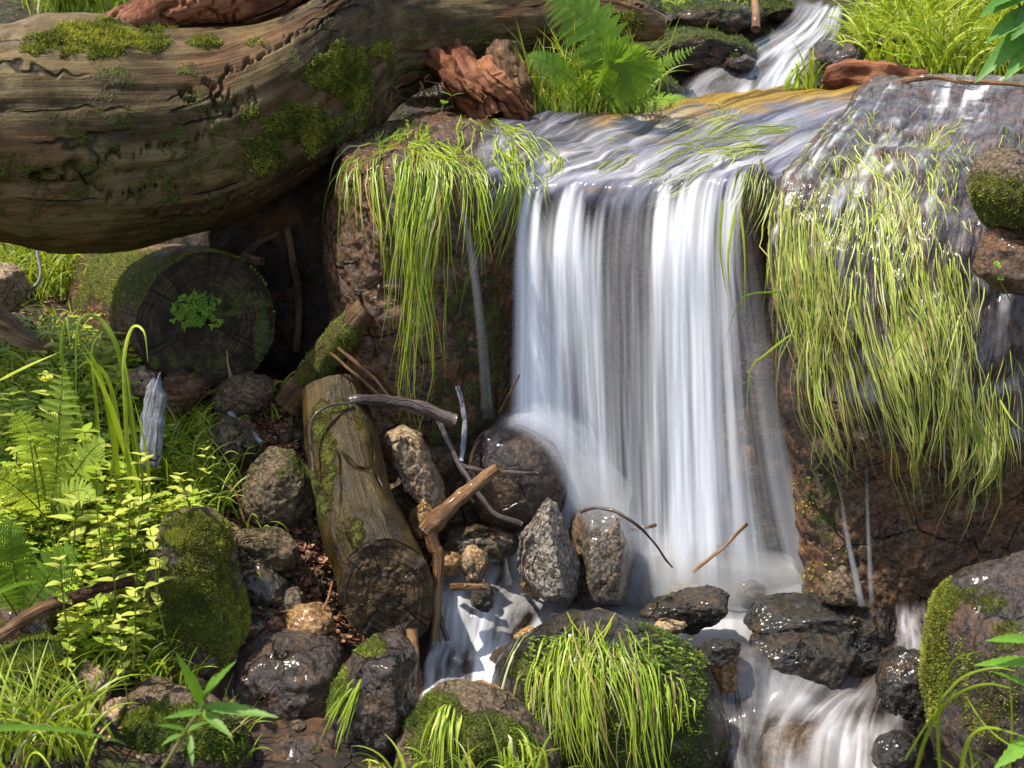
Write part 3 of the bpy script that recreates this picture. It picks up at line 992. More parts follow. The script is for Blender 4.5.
strip([(462, 160, 2.70), (464, 210, 2.64), (474, 270, 2.63), (482, 340, 2.63), (488, 418, 2.66)], 0.005, 0.012, 'water_trickle', 'thin white trickle through the grass left of the main fall', 0.2, 0.12, seed=1)
strip([(745, 185, 2.84), (752, 280, 2.80), (768, 400, 2.78), (785, 500, 2.77), (806, 588, 2.76)], 0.02, 0.035, 'water_trickle', 'pale slanting side strand along the right edge of the main fall', 0.30, 0.42, seed=3)
strip([(866, 440, 2.5), (868, 520, 2.49), (872, 604, 2.49)], 0.002, 0.006, 'water_trickle', 'short falling thread behind the black stones, nearer the fall', 0.05, 0.3, seed=4)
strip([(838, 470, 2.5), (846, 530, 2.49), (862, 606, 2.49)], 0.002, 0.008, 'water_trickle', 'short slanting trickle behind the black stones', 0.05, 0.36, seed=5)

# pool under the fall and the stream going down between the stones
def soft(u, v, V):
    return sstep(0, 0.12, u) * sstep(1, 0.88, u) * sstep(0, 0.08, v) * sstep(1, 0.92, v)


def soft_u(u, v, V):
    return sstep(0, 0.12, u) * sstep(1, 0.88, u)


def streaky(u, v, V):
    return (0.5 + 0.6 * fbm(np.stack([u * 9, v * 3, u * 0], 1), 4, 6)) * soft_u(u, v, V)


V, F, tc, D = sheet([
    [(490, 545, 2.92, .0), (486, 575, 2.80, .0), (482, 600, 2.70, .0), (480, 615, 2.64, .0)],
    [(530, 560, 2.92, .4), (524, 590, 2.80, .3), (520, 605, 2.70, .1), (516, 620, 2.64, .0)],
    [(590, 560, 2.92, 1.20), (590, 592, 2.80, 1.20), (590, 618, 2.68, 0.87), (590, 660, 2.50, 0.58)],
    [(660, 560, 2.92, 1.20), (662, 590, 2.80, 1.20), (665, 617, 2.68, 1.09), (670, 655, 2.52, 0.58)],
    [(730, 560, 2.92, 1.20), (735, 586, 2.80, 1.20), (740, 612, 2.70, 0.87), (750, 650, 2.54, 0.43)],
    [(800, 560, 2.90, 1.16), (808, 584, 2.80, 0.87), (815, 612, 2.70, 0.43), (830, 650, 2.54, 0.29)],
    [(850, 560, 2.90, 0.14), (880, 590, 2.80, 0.14), (920, 615, 2.70, 0.14), (940, 650, 2.54, 0.14)]], 160, 90, None, 0.004, 3)
mb = MB()
mb.add(V, F, tc=tc, dens=D * (0.85 + .3 * fbm(V * 12, 3, 4)))
o_ = mb.build('pool_water', M['pool'], kind='structure', label='white misty pool at the foot of the fall', cat='water')
fade_edges(o_, 160, 90, 0.12, 0.06)

V, F, tc, D = sheet([
    [(440, 545, 2.71, 0.22), (432, 575, 2.63, 0.56), (430, 610, 2.57, 0.65), (427, 645, 2.51, 0.90), (420, 665, 2.45, 1.20), (414, 700, 2.37, 0.90), (404, 740, 2.27, 0.39)],
    [(468, 545, 2.71, 0.56), (455, 580, 2.63, 0.90), (450, 612, 2.55, 0.82), (447, 645, 2.51, 1.07), (442, 662, 2.43, 1.20), (440, 700, 2.34, 1.07), (425, 740, 2.27, 0.47)],
    [(505, 560, 2.71, 0.65), (490, 588, 2.63, 0.82), (482, 612, 2.55, 0.90), (476, 643, 2.51, 1.20), (474, 664, 2.43, 1.20), (470, 690, 2.35, 0.90), (460, 740, 2.27, 0.39)],
    [(540, 590, 2.69, 0.56), (525, 606, 2.63, 0.65), (518, 622, 2.57, 0.73), (512, 640, 2.53, 0.90), (508, 662, 2.45, 0.90), (510, 690, 2.37, 0.56), (520, 740, 2.27, 0.22)],
    [(580, 610, 2.67, 0.39), (570, 618, 2.63, 0.39), (560, 628, 2.59, 0.39), (556, 640, 2.55, 0.56), (550, 660, 2.47, 0.39), (560, 690, 2.39, 0.22), (570, 740, 2.27, 0.14)]], 130, 150, streaky, 0.006, 9)
mb = MB()
mb.add(V, F, tc=tc, dens=D)
o_ = mb.build('stream_water', M['cascade'], kind='structure', label='milky little cascade running down beside the wet log end', cat='water')
fade_edges(o_, 130, 150, 0.12, 0.06)

V, F, tc, D = sheet([
    [(700, 640, 2.50, 0.06), (704, 660, 2.44, 0.31), (712, 700, 2.41, 0.28), (718, 730, 2.38, 0.25), (722, 750, 2.32, 0.25), (730, 800, 2.22, 0.19)],
    [(745, 640, 2.50, 0.12), (742, 662, 2.44, 0.31), (745, 700, 2.41, 0.31), (745, 722, 2.38, 0.37), (742, 750, 2.30, 0.37), (750, 800, 2.20, 0.31)],
    [(840, 672, 2.50, 0.12), (825, 688, 2.44, 0.25), (808, 705, 2.38, 0.50), (792, 725, 2.32, 0.50), (780, 750, 2.25, 0.37), (775, 800, 2.16, 0.37)],
    [(880, 672, 2.50, 0.06), (865, 690, 2.44, 0.25), (850, 708, 2.38, 0.43), (840, 728, 2.32, 0.56), (835, 750, 2.26, 0.50), (830, 800, 2.16, 0.43)],
    [(905, 640, 2.52, 0.19), (900, 672, 2.46, 0.06), (890, 705, 2.40, 0.19), (885, 730, 2.34, 0.50), (885, 752, 2.27, 0.68), (885, 800, 2.16, 0.56)],
    [(935, 640, 2.50, 0.06), (930, 680, 2.44, 0.06), (925, 710, 2.38, 0.06), (922, 735, 2.32, 0.25), (925, 755, 2.27, 0.43), (930, 800, 2.16, 0.37)]], 150, 150, streaky, 0.01, 14)
mb = MB()
mb.add(V, F, tc=tc, dens=D)
o_ = mb.build('stream_water', M['cascade'], kind='structure', label='fan of silky water spreading below the black stones at bottom right', cat='water')
fade_edges(o_, 150, 150, 0.12, 0.06)

V, F, tc, D = sheet([
    [(893, 600, 2.60, .1), (893, 625, 2.54, .5), (894, 650, 2.50, .3), (890, 680, 2.46, .1)],
    [(908, 598, 2.60, .1), (910, 625, 2.54, .5), (912, 650, 2.50, .35), (905, 680, 2.46, .2)],
    [(928, 600, 2.60, .1), (932, 625, 2.54, .4), (936, 650, 2.50, .4), (930, 680, 2.46, .1)]], 40, 60, streaky, 0.004, 19)
mb = MB()
mb.add(V, F, tc=tc, dens=D)
o_ = mb.build('stream_water', M['cascade'], kind='structure', label='small chute of water between the black stones and the mossy right boulder', cat='water')
fade_edges(o_, 40, 60, 0.3, 0.25)

# the upper cascade on the hillside behind
V, F, tc, D = sheet([
    [(800, -5, 4.45, 0.00), (775, 28, 4.25, 0.11), (730, 50, 4.10, 0.11), (690, 75, 3.90, 0.22), (660, 108, 3.60, 0.22)],
    [(822, 0, 4.45, 0.32), (800, 26, 4.25, 0.43), (760, 52, 4.05, 0.54), (722, 80, 3.85, 0.54), (700, 108, 3.58, 0.43)],
    [(832, 2, 4.45, 0.86), (812, 30, 4.23, 0.86), (785, 50, 4.02, 0.86), (762, 78, 3.82, 0.86), (752, 104, 3.56, 0.86)],
    [(838, 3, 4.45, 0.65), (828, 32, 4.23, 0.43), (808, 56, 4.02, 0.65), (790, 80, 3.82, 0.54), (785, 102, 3.56, 0.32)],
    [(846, 5, 4.45, 0.00), (842, 36, 4.23, 0.22), (826, 60, 4.04, 0.22), (812, 84, 3.84, 0.11), (812, 102, 3.56, 0.11)]], 90, 110, streaky, 0.012, 25)
mb = MB()
mb.add(V, F, tc=tc, dens=D)
o_ = mb.build('stream_water', M['cascade'], kind='structure', label='narrow white cascade coming down the hillside behind the boulder', cat='water')
fade_edges(o_, 90, 110, 0.12, 0.06)


# drifting spray at the foot of the fall
t = NT('fine spray')
pv = t.n('ShaderNodeVolumePrincipled')
pv.inputs['Color'].default_value = (1, 1, 1, 1)
pv.inputs['Density'].default_value = 12.0
pv.inputs['Anisotropy'].default_value = 0.0
t.t.links.new(pv.outputs[0], t.out.inputs['Volume'])
M['spray'] = t.m
bm = bmesh.new()
bmesh.ops.create_icosphere(bm, subdivisions=4, radius=1)
MVv = np.array([v.co[:] for v in bm.verts])
MFf = np.array([[v.index for v in f.verts] for f in bm.faces])
bm.free()
for (px, py, Y, rx, ry, rz, lb) in [(665, 578, 2.78, .30, .13, .085, 'soft white spray hanging over the pool at the foot of the main fall'), (570, 515, 2.76, .13, .07, .13, 'thin spray drifting across the rounded stone left of the fall')]:
    mb = MB()
    Q = MVv * np.array((rx, ry, rz)) * (1 + .12 * fbm(MVv * 1.7, 3, int(px)))[:, None] + U(px, py, Y)
    mb.add(Q, MFf)
    mb.build('mist', M['spray'], kind='stuff', label=lb, cat='mist')

# water fanning off the rounded stone at the left foot of the fall
V, F, tc, D = sheet([
    [(486, 432, 2.69, 0), (520, 440, 2.65, 0), (548, 468, 2.63, 0), (566, 510, 2.62, 0), (590, 550, 2.62, 0)],
    [(492, 420, 2.69, .3), (530, 428, 2.65, .5), (562, 458, 2.63, .6), (584, 506, 2.62, .6), (615, 556, 2.62, .5)],
    [(505, 408, 2.71, .3), (545, 414, 2.67, .5), (585, 446, 2.65, .55), (612, 500, 2.64, .6), (650, 560, 2.63, .5)],
    [(520, 395, 2.73, 0), (565, 400, 2.69, 0), (612, 436, 2.67, 0), (645, 495, 2.66, 0), (690, 560, 2.65, 0)]], 60, 90, None, 0.004, 33)
mb = MB()
mb.add(V, F, tc=tc, dens=D * 0.42)
o_ = mb.build('waterfall', M['fall'], kind='structure', label='white fan of water sliding off the rounded stone at the left foot of the fall', cat='waterfall')
fade_edges(o_, 60, 90, 0.3, 0.12)

# ------------------------------------------------------------------ the great fallen log
LS = [  # px, top, bottom, Y of the axis, depth radius
    (-260, -20, 225, 2.55, .26), (-120, 0, 240, 2.60, .25), (0, 24, 252, 2.64, .24), (60, 14, 262, 2.68, .24), (120, 16, 260, 2.74, .24), (170, 28, 248, 2.80, .24), (220, 30, 236, 2.86, .24), (270, 20, 214, 2.93, .24),
    (320, -10, 186, 3.02, .23), (360, -40, 160, 3.12, .20), (400, -38, 112, 3.26, .16), (440, -32, 92, 3.36, .14), (490, -26, 78, 3.44, .13), (545, -20, 62, 3.52, .12), (600, -12, 52, 3.60, .10), (640, 0, 48, 3.66, .08), (664, 14, 42, 3.7, .05)]


def section_log(secs, nu, ns, seed, amp):
    A = np.array([tuple(U(x, t, Y - d * .3)) + tuple(U(x, b - 14 * d / .24, Y)) + (Y, d) for x, t, b, Y, d in secs])
    A = resample(A, nu)
    cx = (A[:, 0] + A[:, 3]) / 2
    zt, zb = A[:, 2], A[:, 5]
    th = np.linspace(0, 2 * math.pi, ns, endpoint=False)
    c, s = np.cos(th), np.sin(th)
    sc = np.sign(s) * np.abs(s) ** 0.9
    rz, rd = (zt - zb) / 2, A[:, 7]
    V = np.stack([np.repeat(cx, ns), (A[:, 6][:, None] + rd[:, None] * c).ravel(), ((zt + zb)[:, None] / 2 + rz[:, None] * sc).ravel()], 1)
    ln = np.repeat(cx, ns)
    tc = np.stack([ln, (rd[:, None] * c).ravel(), (rz[:, None] * s).ravel()], 1)
    F = quad_faces(nu, ns, True)
    N = vnormals(V, F)
    cen = np.stack([np.repeat(cx, ns), np.repeat(A[:, 6], ns), np.repeat((zt + zb) / 2, ns)], 1)
    if ((V - cen) * N).sum() < 0:
        F, N = F[:, ::-1].copy(), -N
    g = fbm(tc * np.array((3.5, 13, 13)), 6, seed, .6) * amp * .8 + fbm(tc * np.array((9, 60, 60)), 4, seed + 2) * amp * .25
    cr = np.abs(fbm(tc * np.array((1.6, 9, 9)) + 5, 3, seed + 6))
    g = g - (1 - sstep(0, 0.10, cr)) * amp * 0.8
    g = g + fbm(V * 3, 3, seed + 9) * amp * 1.3
    sp = np.abs(fbm(tc * np.array((1.1, 5, 5)) + 9 + fbm(V * 22, 3, seed + 4)[:, None] * .12, 3, seed + 12))
    g = g - (1 - sstep(0, .035, sp)) * .022
    V = V + N * g[:, None]
    k = np.arange(ns)
    e0, e1 = V[:ns].mean(0), V[-ns:].mean(0)
    Fs = [F, np.stack([np.full(ns, len(V)), k, (k + 1) % ns], 1), np.stack([np.full(ns, len(V) + 1), (nu - 1) * ns + (k + 1) % ns, (nu - 1) * ns + k], 1)]
    V = np.concatenate([V, [e0, e1]])
    tc = np.concatenate([tc, tc[:1], tc[-1:]])
    return V, Fs, tc, F


V, Fs, tc, F = section_log(LS, 520, 200, 31, 0.0085)
MB_log = [(105, 40, 74, 20, .95), (205, 42, 24, 9, .7), (270, 45, 26, 12, .55), (345, 78, 38, 40, .85), (375, 50, 28, 16, .7), (290, 120, 48, 26, .8), (250, 145, 50, 26, .55), (330, 130, 40, 28, .6), (475, 42, 28, 22, .5), (620, 22, 26, 14, .6), (130, 120, 120, 60, .42), (60, 170, 140, 60, .4), (205, 180, 110, 60, .42), (300, 60, 60, 30, .42), (230, 130, 40, 30, .5), (400, 30, 60, 30, .35), (450, 60, 40, 20, .45)]
w = patches(V, MB_log, 3, 0.7)
w = w * (V[:, 1] < np.interp(V[:, 0], [-1, 0.3], [2.75, 3.6]))
mb = MB()
mb.add(V, Fs, tc=tc, dens=w)
log = empty('fallen_log', (V[:, 0].mean(), 2.8, 0.75), 'huge weathered fallen log lying across the upper left above the stream, patched with moss', 'log')
mb.build('trunk', M['log'], log)
add_fuzz(log, V, F, np.where(w > .5, w, 0), 42000, 0.009, 0.0015, [(0.03, 0.04, 0.005), (0.09, 0.11, 0.012), (0.2, 0.22, 0.025), (0.36, 0.36, 0.06)], down=0.2, spread=0.9, seed=2)
LOGV, LOGF = V, F
LBVH = merge_bvh(V, F)
# red rotten top slab
SL2 = [(105, 22, 40, 2.86, .05), (130, 8, 42, 2.92, .12), (180, -14, 38, 3.0, .17), (240, -26, 30, 3.06, .17), (285, -30, 14, 3.12, .12), (310, -30, -4, 3.16, .05)]
V2, Fs2, tc2, F2 = section_log([(x, t, b + 2, Y - .13, d * .6) for x, t, b, Y, d in SL2], 160, 60, 41, 0.022)
mb = MB()
mb.add(V2, Fs2, tc=tc2)
mb.build('rotten_wood', M['red_wood'], log)
# torn root: red fibres that come down to the boulder, plus the hollow under the trunk
for k, (pts, r0, r1) in enumerate([
        ([(452, 60, 3.30), (462, 78, 3.24), (474, 96, 3.22), (488, 118, 3.22)], .045, .036),
        ([(430, 52, 3.26), (446, 72, 3.20), (464, 90, 3.17), (480, 104, 3.18)], .030, .022),
        ([(500, 50, 3.36), (505, 80, 3.32), (512, 118, 3.32)], .050, .050),
        ([(480, 66, 3.24), (492, 84, 3.2), (510, 98, 3.2), (524, 116, 3.24)], .022, .026)]):
    P = pathU(pts, 60)
    Vt, Ft, tt = tube(P, np.linspace(r0, r1, 60) * (1 + .3 * fbm(P * 20, 3, k)), 48, 0.016, k + 50, rfreq=55)
    mb = MB()
    mb.add(Vt, Ft, tc=tt)
    mb.build('root', M['red_wood' if k != 2 else 'bark'], log)
P = pathU([(352, 130, 3.02), (372, 100, 3.05), (386, 84, 3.08), (398, 76, 3.12)], 40)
for k in range(1):
    pass
# ragged shreds hanging off the log's underside
mb = MB()
rr = np.random.default_rng(3)
for k in range(22):
    x = rr.uniform(360, 520)
    y0 = np.interp(x, [360, 400, 440, 520], [120, 88, 84, 72]) + rr.normal(0, 5)
    Y = np.interp(x, [360, 440, 520], [2.98, 3.2, 3.3])
    L = rr.uniform(8, 30)
    Vt, Ft, tt = tube(pathU([(x, y0, Y), (x + rr.normal(0, 5), y0 + L * .5, Y - .01), (x + rr.normal(0, 8), y0 + L, Y)], 7), np.linspace(.003, .0008, 7), 5)
    mb.add(Vt, Ft, tc=tt)
mb.build('bark_shreds', M['bark'], log, kind='stuff')

# ------------------------------------------------------------------ round log with a cut end in the shade
def cut_log(name, label, a, b, r0, r1, body, end, seed, ell=1.0, moss=None, n=120, ns=110, amp=0.006, rings=True, bend=None, endmoss=None, face=None):
    """a at the cut end, b away from it"""
    a, b = np.array(a), np.array(b)
    pts = [b, a] if bend is None else [b, bend, a]
    P = resample(np.array(pts), n)
    R = resample(np.array([r1, r0])[:, None], n)[:, 0]
    V, Fs, tc = tube(P, R, ns, amp, seed, cap=False, rfreq=14)
    nn = fbm(V * 9, 3, seed + 1) * amp * 1.2
    F = Fs[0]
    N = vnormals(V, F)
    V = V + N * nn[:, None]
    if face is not None:
        ax0 = (P[-1] - P[-8]) / np.linalg.norm(P[-1] - P[-8])
        toc = np.array((0, 0, CAM_Z)) - P[-1]
        nc = ax0 * (1 - face) + toc / np.linalg.norm(toc) * face
        q = np.repeat(np.arange(n) / (n - 1), ns)
        V = V + ax0 * (-((V - np.repeat(P, ns, 0)) @ nc) / (ax0 @ nc) * sstep(.55, 1, q))[:, None]
    w = patches(V, moss, seed) if moss else np.zeros(len(V))
    e = empty(name, P.mean(0) - np.array((0, 0, r0)), label, 'log')
    mb = MB()
    mb.add(V, F, tc=tc, dens=w)
    k = np.arange(ns)
    mb.add(np.concatenate([V[:ns], [P[0]]]), [np.stack([np.full(ns, ns), k, (k + 1) % ns], 1)])
    mb.build('trunk', M[body], e)
    # cut face: rings of vertices from rim to heart
    rim = V[-ns:]
    c = rim.mean(0)
    ax = (P[-1] - P[-2])
    ax /= np.linalg.norm(ax)
    if face is not None:
        ax = nc / np.linalg.norm(nc)
    m = 34
    f = np.linspace(1, 0.02, m)
    E = c + (rim[None] - c) * f[:, None, None]
    rad = np.repeat(f * r0, ns)
    E = E.reshape(-1, 3)
    hgt = fbm(E * 45, 4, seed + 5) * 0.004 + np.sin(rad * 700 + fbm(E * 14, 2, seed) * 3) * 0.0005 - np.clip(.0 + np.abs(np.sin(np.tile(np.arange(ns) / ns * 6.28, m) * 3.5 + fbm(E * 30, 2, seed + 4))) * -1 + .12, 0, 1) * .05 * np.repeat(np.sin(f * 3.1) , ns) + 0.006 * (1 - np.repeat(f, ns) ** 8) + fbm(E * 12, 3, seed + 7) * .005
    hgt[:ns] = 0
    E = E + ax * hgt[:, None]
    FE = quad_faces(m, ns, True)
    FE = orient(E, FE, ax)
    mb = MB()
    ew = patches(E, endmoss, seed) if endmoss else None
    ang = np.tile(np.arange(ns) / ns * 2 * math.pi, m)
    mb.add(E, FE, dens=ew, tc=np.stack([rad, np.cos(ang) * 2, np.sin(ang) * 2], 1))
    mb.build('cut_end', M[end], e)
    return e, V, F, w


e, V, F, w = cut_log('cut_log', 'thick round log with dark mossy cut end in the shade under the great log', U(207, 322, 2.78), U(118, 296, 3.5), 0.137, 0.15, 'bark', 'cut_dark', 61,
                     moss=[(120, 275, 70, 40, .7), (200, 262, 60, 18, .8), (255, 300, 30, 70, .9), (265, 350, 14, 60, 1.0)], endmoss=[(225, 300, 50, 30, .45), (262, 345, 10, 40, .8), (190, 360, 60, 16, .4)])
add_fuzz(e, V, F, w, 9000, 0.007, 0.0018, MOSSY, seed=5)

e, V, F, w = cut_log('cut_log', 'wet olive green log lying lengthwise with its cut end toward the viewer', U(387, 592, 2.36), U(329, 390, 2.64), 0.078, 0.060, 'wet_log', 'cut_wood', 67,
                     bend=U(352, 490, 2.50), moss=[(318, 470, 22, 90, .5), (350, 540, 24, 30, .42), (345, 420, 24, 20, .4)], amp=0.005, face=.62)

# leaning mossy limb behind it
V, Fs, tc = stick([(290, 405, 2.74), (308, 380, 2.73), (334, 346, 2.71), (368, 306, 2.70)], .030, .027, 70, 40, .12, 71)
w = patches(V, [(325, 345, 60, 60, .6)], 7, .6)
mb = MB()
mb.add(V, Fs, tc=tc, dens=w)
e = empty('mossy_limb', V.mean(0), 'short mossy limb sticking up behind the top of the wet log', 'branch')
mb.build('limb', M['bark'], e)
add_fuzz(e, V, Fs[0], w * .8, 2600, 0.004, 0.0013, MOSSY, seed=6)


# ------------------------------------------------------------------ sticks and twigs
def one_stick(name, label, parts, mat, cat='stick', group=None):
    mb = MB()
    for k, (pts, r0, r1) in enumerate(parts):
        V, Fs, tc = stick(pts, r0, r1, 40, 12, .2, 80 + k + len(label))
        mb.add(V, Fs, tc=tc)
    return mb.build(name, M[mat], label=label, cat=cat, group=group)


one_stick('branch', 'dark smooth branch reaching right from the top of the wet log', [([(348, 402, 2.58), (365, 400, 2.58), (400, 403, 2.60), (455, 420, 2.62)], .008, .013), ([(350, 402, 2.56), (325, 408, 2.52), (310, 425, 2.50), (312, 470, 2.46)], .003, .002)], 'twig', 'branch')
one_stick('branch', 'forked rusty brown branch wedged above the cut end of the wet log', [([(498, 467, 2.50), (478, 483, 2.50), (450, 505, 2.48), (428, 532, 2.47)], .011, .017), ([(428, 525, 2.47), (434, 545, 2.46), (440, 562, 2.45), (436, 640, 2.40)], .013, .009)], 'rust_branch', 'branch')
one_stick('twig', 'purple brown twig slanting down from the dark branch with a side shoot', [([(438, 418, 2.66), (452, 450, 2.62), (472, 485, 2.58), (495, 515, 2.56), (522, 524, 2.56)], .006, .005), ([(455, 462, 2.61), (480, 470, 2.60), (510, 472, 2.60), (538, 474, 2.60)], .005, .003)], 'twig', 'twig')
one_stick('twig', 'pale bleached twig standing upright above the stones', [([(458, 386, 2.68), (463, 415, 2.66), (462, 440, 2.64), (460, 462, 2.62)], .004, .007)], 'pale_wood', 'twig')
one_stick('twig', 'thin curved twig arching over the granite stones', [([(582, 512, 2.50), (600, 507, 2.47), (622, 513, 2.45), (645, 532, 2.45), (673, 567, 2.46)], .0028, .0022)], 'twig', 'twig')
one_stick('twig', 'short brown twig lying in the foam beside the granite stones', [([(625, 531, 2.70), (640, 528, 2.70), (657, 525, 2.69)], .006, .005)], 'rust_branch', 'twig')
one_stick('twig', 'reddish twig leaning in the spray at the foot of the fall', [([(694, 572, 2.68), (712, 556, 2.68), (730, 542, 2.68), (748, 523, 2.68)], .003, .004)], 'rust_branch', 'twig')
one_stick('twig', 'thin pale twig leaning at the left foot of the fall', [([(500, 412, 2.68), (508, 396, 2.68), (520, 374, 2.67)], .002, .0015)], 'rust_branch', 'twig')
one_stick('twig', 'two tan needles of twig leaning over the wet log top', [([(385, 402, 2.62), (356, 374, 2.60), (328, 352, 2.60)], .003, .003), ([(388, 396, 2.62), (360, 366, 2.61), (337, 345, 2.61)], .003, .003)], 'rust_branch', 'twig')
one_stick('stick', 'short silvery stick lying on the leaf litter beside the tan boulder', [([(220, 402, 2.72), (238, 420, 2.68), (262, 442, 2.64)], .008, .006)], 'pale_wood')
one_stick('stick', 'thin brown stick stuck upright in front of the dark cut end', [([(232, 382, 2.74), (228, 366, 2.75), (226, 350, 2.76)], .003, .002), ([(232, 382, 2.74), (250, 400, 2.72), (255, 412, 2.72)], .003, .002)], 'rust_branch')
one_stick('stick', 'curved brown stick lying below the dark cut end', [([(196, 392, 2.76), (210, 393, 2.75), (222, 387, 2.75), (234, 380, 2.76)], .004, .003)], 'rust_branch')
one_stick('stick', 'bent brown stick standing in the litter left of the round brown stone', [([(222, 482, 2.56), (236, 494, 2.55), (244, 522, 2.53)], .004, .003)], 'rust_branch')
one_stick('stick', 'brown stick lying across the brook beside the mossy rock at left', [([(-10, 640, 2.05), (40, 612, 2.1), (85, 594, 2.15), (130, 578, 2.2)], .010, .014)], 'bark')
one_stick('twig', 'thin red twig by the yellow stone under the wet log', [([(308, 632, 2.34), (322, 612, 2.36), (331, 580, 2.38)], .003, .002)], 'rust_branch', 'twig')
one_stick('stick', 'short brown stub of wood caught in the little cascade', [([(452, 587, 2.56), (468, 587, 2.54), (487, 588, 2.54)], .008, .007)], 'rust_branch')
one_stick('stick', 'wet brown stick running down beside the cut end into the cascade', [([(436, 560, 2.46), (440, 600, 2.44), (446, 640, 2.42)], .006, .004)], 'twig')
one_stick('stick', 'long reddish stick lying down the dark wet boulder at bottom centre', [([(412, 628, 2.30), (414, 660, 2.27), (408, 700, 2.22), (398, 725, 2.2)], .010, .006)], 'rust_branch')
one_stick('twig', 'pinkish twig standing on the mossy slope at the top', [([(753, -5, 4.2), (756, 12, 4.15), (756, 30, 4.1)], .010, .012)], 'rust_branch', 'twig')
one_stick('twig', 'thin pale twig on the grass behind the plank', [([(38, 250, 3.1), (40, 278, 3.08), (22, 300, 3.05)], .003, .004)], 'pale_wood', 'twig')
one_stick('root', 'pale root hanging in the dark hollow under the great log', [([(286, 228, 2.98), (294, 260, 2.98), (298, 300, 2.98), (297, 350, 2.98)], .007, .009)], 'bark', 'root')
one_stick('root', 'slanting root in the dark hollow under the great log', [([(285, 230, 3.02), (255, 245, 3.0), (238, 262, 2.98)], .008, .006), ([(242, 256, 2.96), (262, 262, 2.94)], .012, .008)], 'bark', 'root')
one_stick('twig', 'red twig on the boulder top beside the right boulder seam', [([(895, 84, 3.4), (930, 78, 3.36), (985, 83, 3.3), (1030, 84, 3.3)], .006, .005)], 'rust_branch', 'twig')

# the hollow is kept dark by an added backing, built with the stones
# pale wood stake and plank
def prism(pts, Y, th, name, mat, label, cat, tilt=0.0, seed=0, parent=None):
    """a splintered board: outline in front, real thickness behind"""
    P = Uv([(x, y, Y + tilt * (y - pts[0][1]) / 100) for x, y in pts])
    n = len(P)
    ctr = P.mean(0)
    rings = []
    m = 8
    for k in range(m):
        f = k / (m - 1)
        rings.append(P)
    D = []
    nn = 40
    Q = []
    for i in range(n):
        a, b = P[i], P[(i + 1) % n]
        for j in range(12):
            Q.append(a + (b - a) * j / 12)
    Q = np.array(Q)
    Q = Q + (fbm(Q * 60, 3, seed) * 0.003)[:, None] * np.array((1, 0, .3))
    c = Q.mean(0)
    layers = [(0.0, .05), (0.0, .5), (0.0, .9), (.15, 1.0), (.85, 1.0), (1.0, .9), (1.0, .05)]
    V = np.concatenate([c + (Q - c) * s + np.array((0, th * z, 0)) for z, s in layers])
    F = quad_faces(len(layers), len(Q), True)
    N = vnormals(V, F)
    if ((V - V.mean(0)) * N).sum() < 0:
        F = F[:, ::-1].copy()
        N = -N
    ax = P[np.argmax(P[:, 2])] - P[np.argmin(P[:, 2])] if abs(np.ptp(P[:, 2])) > abs(np.ptp(P[:, 0])) else np.array((1, 0, -.4))
    ax = ax / np.linalg.norm(ax)
    V = V + N * (fbm(np.stack([V @ ax * 6, V[:, 0] * 80, V[:, 1] * 80], 1), 3, seed) * .0015)[:, None]
    s = V @ ax
    rest = V - s[:, None] * ax
    tc = np.stack([s, rest[:, 0], rest[:, 1] + rest[:, 2]], 1)
    mb = MB()
    mb.add(V, F, tc=tc)
    return mb.build(name, M[mat], parent, label=label, cat=cat, smooth=True)


prism([(139, 470), (140, 425), (143, 400), (150, 378), (154, 384), (158, 374), (164, 398), (162, 430), (157, 468)], 2.5, .022, 'wood_stake', 'pale_wood', 'splintered grey blue wooden stake standing in the green plants', 'stake', seed=3)
prism([(-30, 296), (-10, 306), (20, 333), (48, 350), (44, 358), (10, 346), (-30, 322)], 2.72, .05, 'plank', 'plank', 'weathered brown plank end lying at the left edge', 'plank', seed=5)
# bark slab lying on the upstream edge
V, Fs, tc = tube(pathU([(822, 84, 3.62), (845, 76, 3.62), (880, 76, 3.6), (915, 80, 3.58), (942, 84, 3.56)], 80), np.interp(np.linspace(0, 1, 80), [0, .1, .4, .8, 1], [.012, .032, .034, .022, .008]), 30, 0.016, 93, rfreq=40)
mb = MB()
mb.add(V, Fs, tc=tc)
mb.build('bark_piece', M['red_wood'], label='chunk of red brown bark lying on the back edge of the boulder top', cat='bark')

# ------------------------------------------------------------------ stones
def ico(sub):
    bm = bmesh.new()
    bmesh.ops.create_icosphere(bm, subdivisions=sub, radius=1)
    V = np.array([v.co[:] for v in bm.verts])
    F = np.array([[v.index for v in f.verts] for f in bm.faces])
    E = np.array([[v.index for v in e.verts] for e in bm.edges])
    bm.free()
    return V, F, E


ICO = {k: ico(k) for k in (3, 4, 5, 6)}


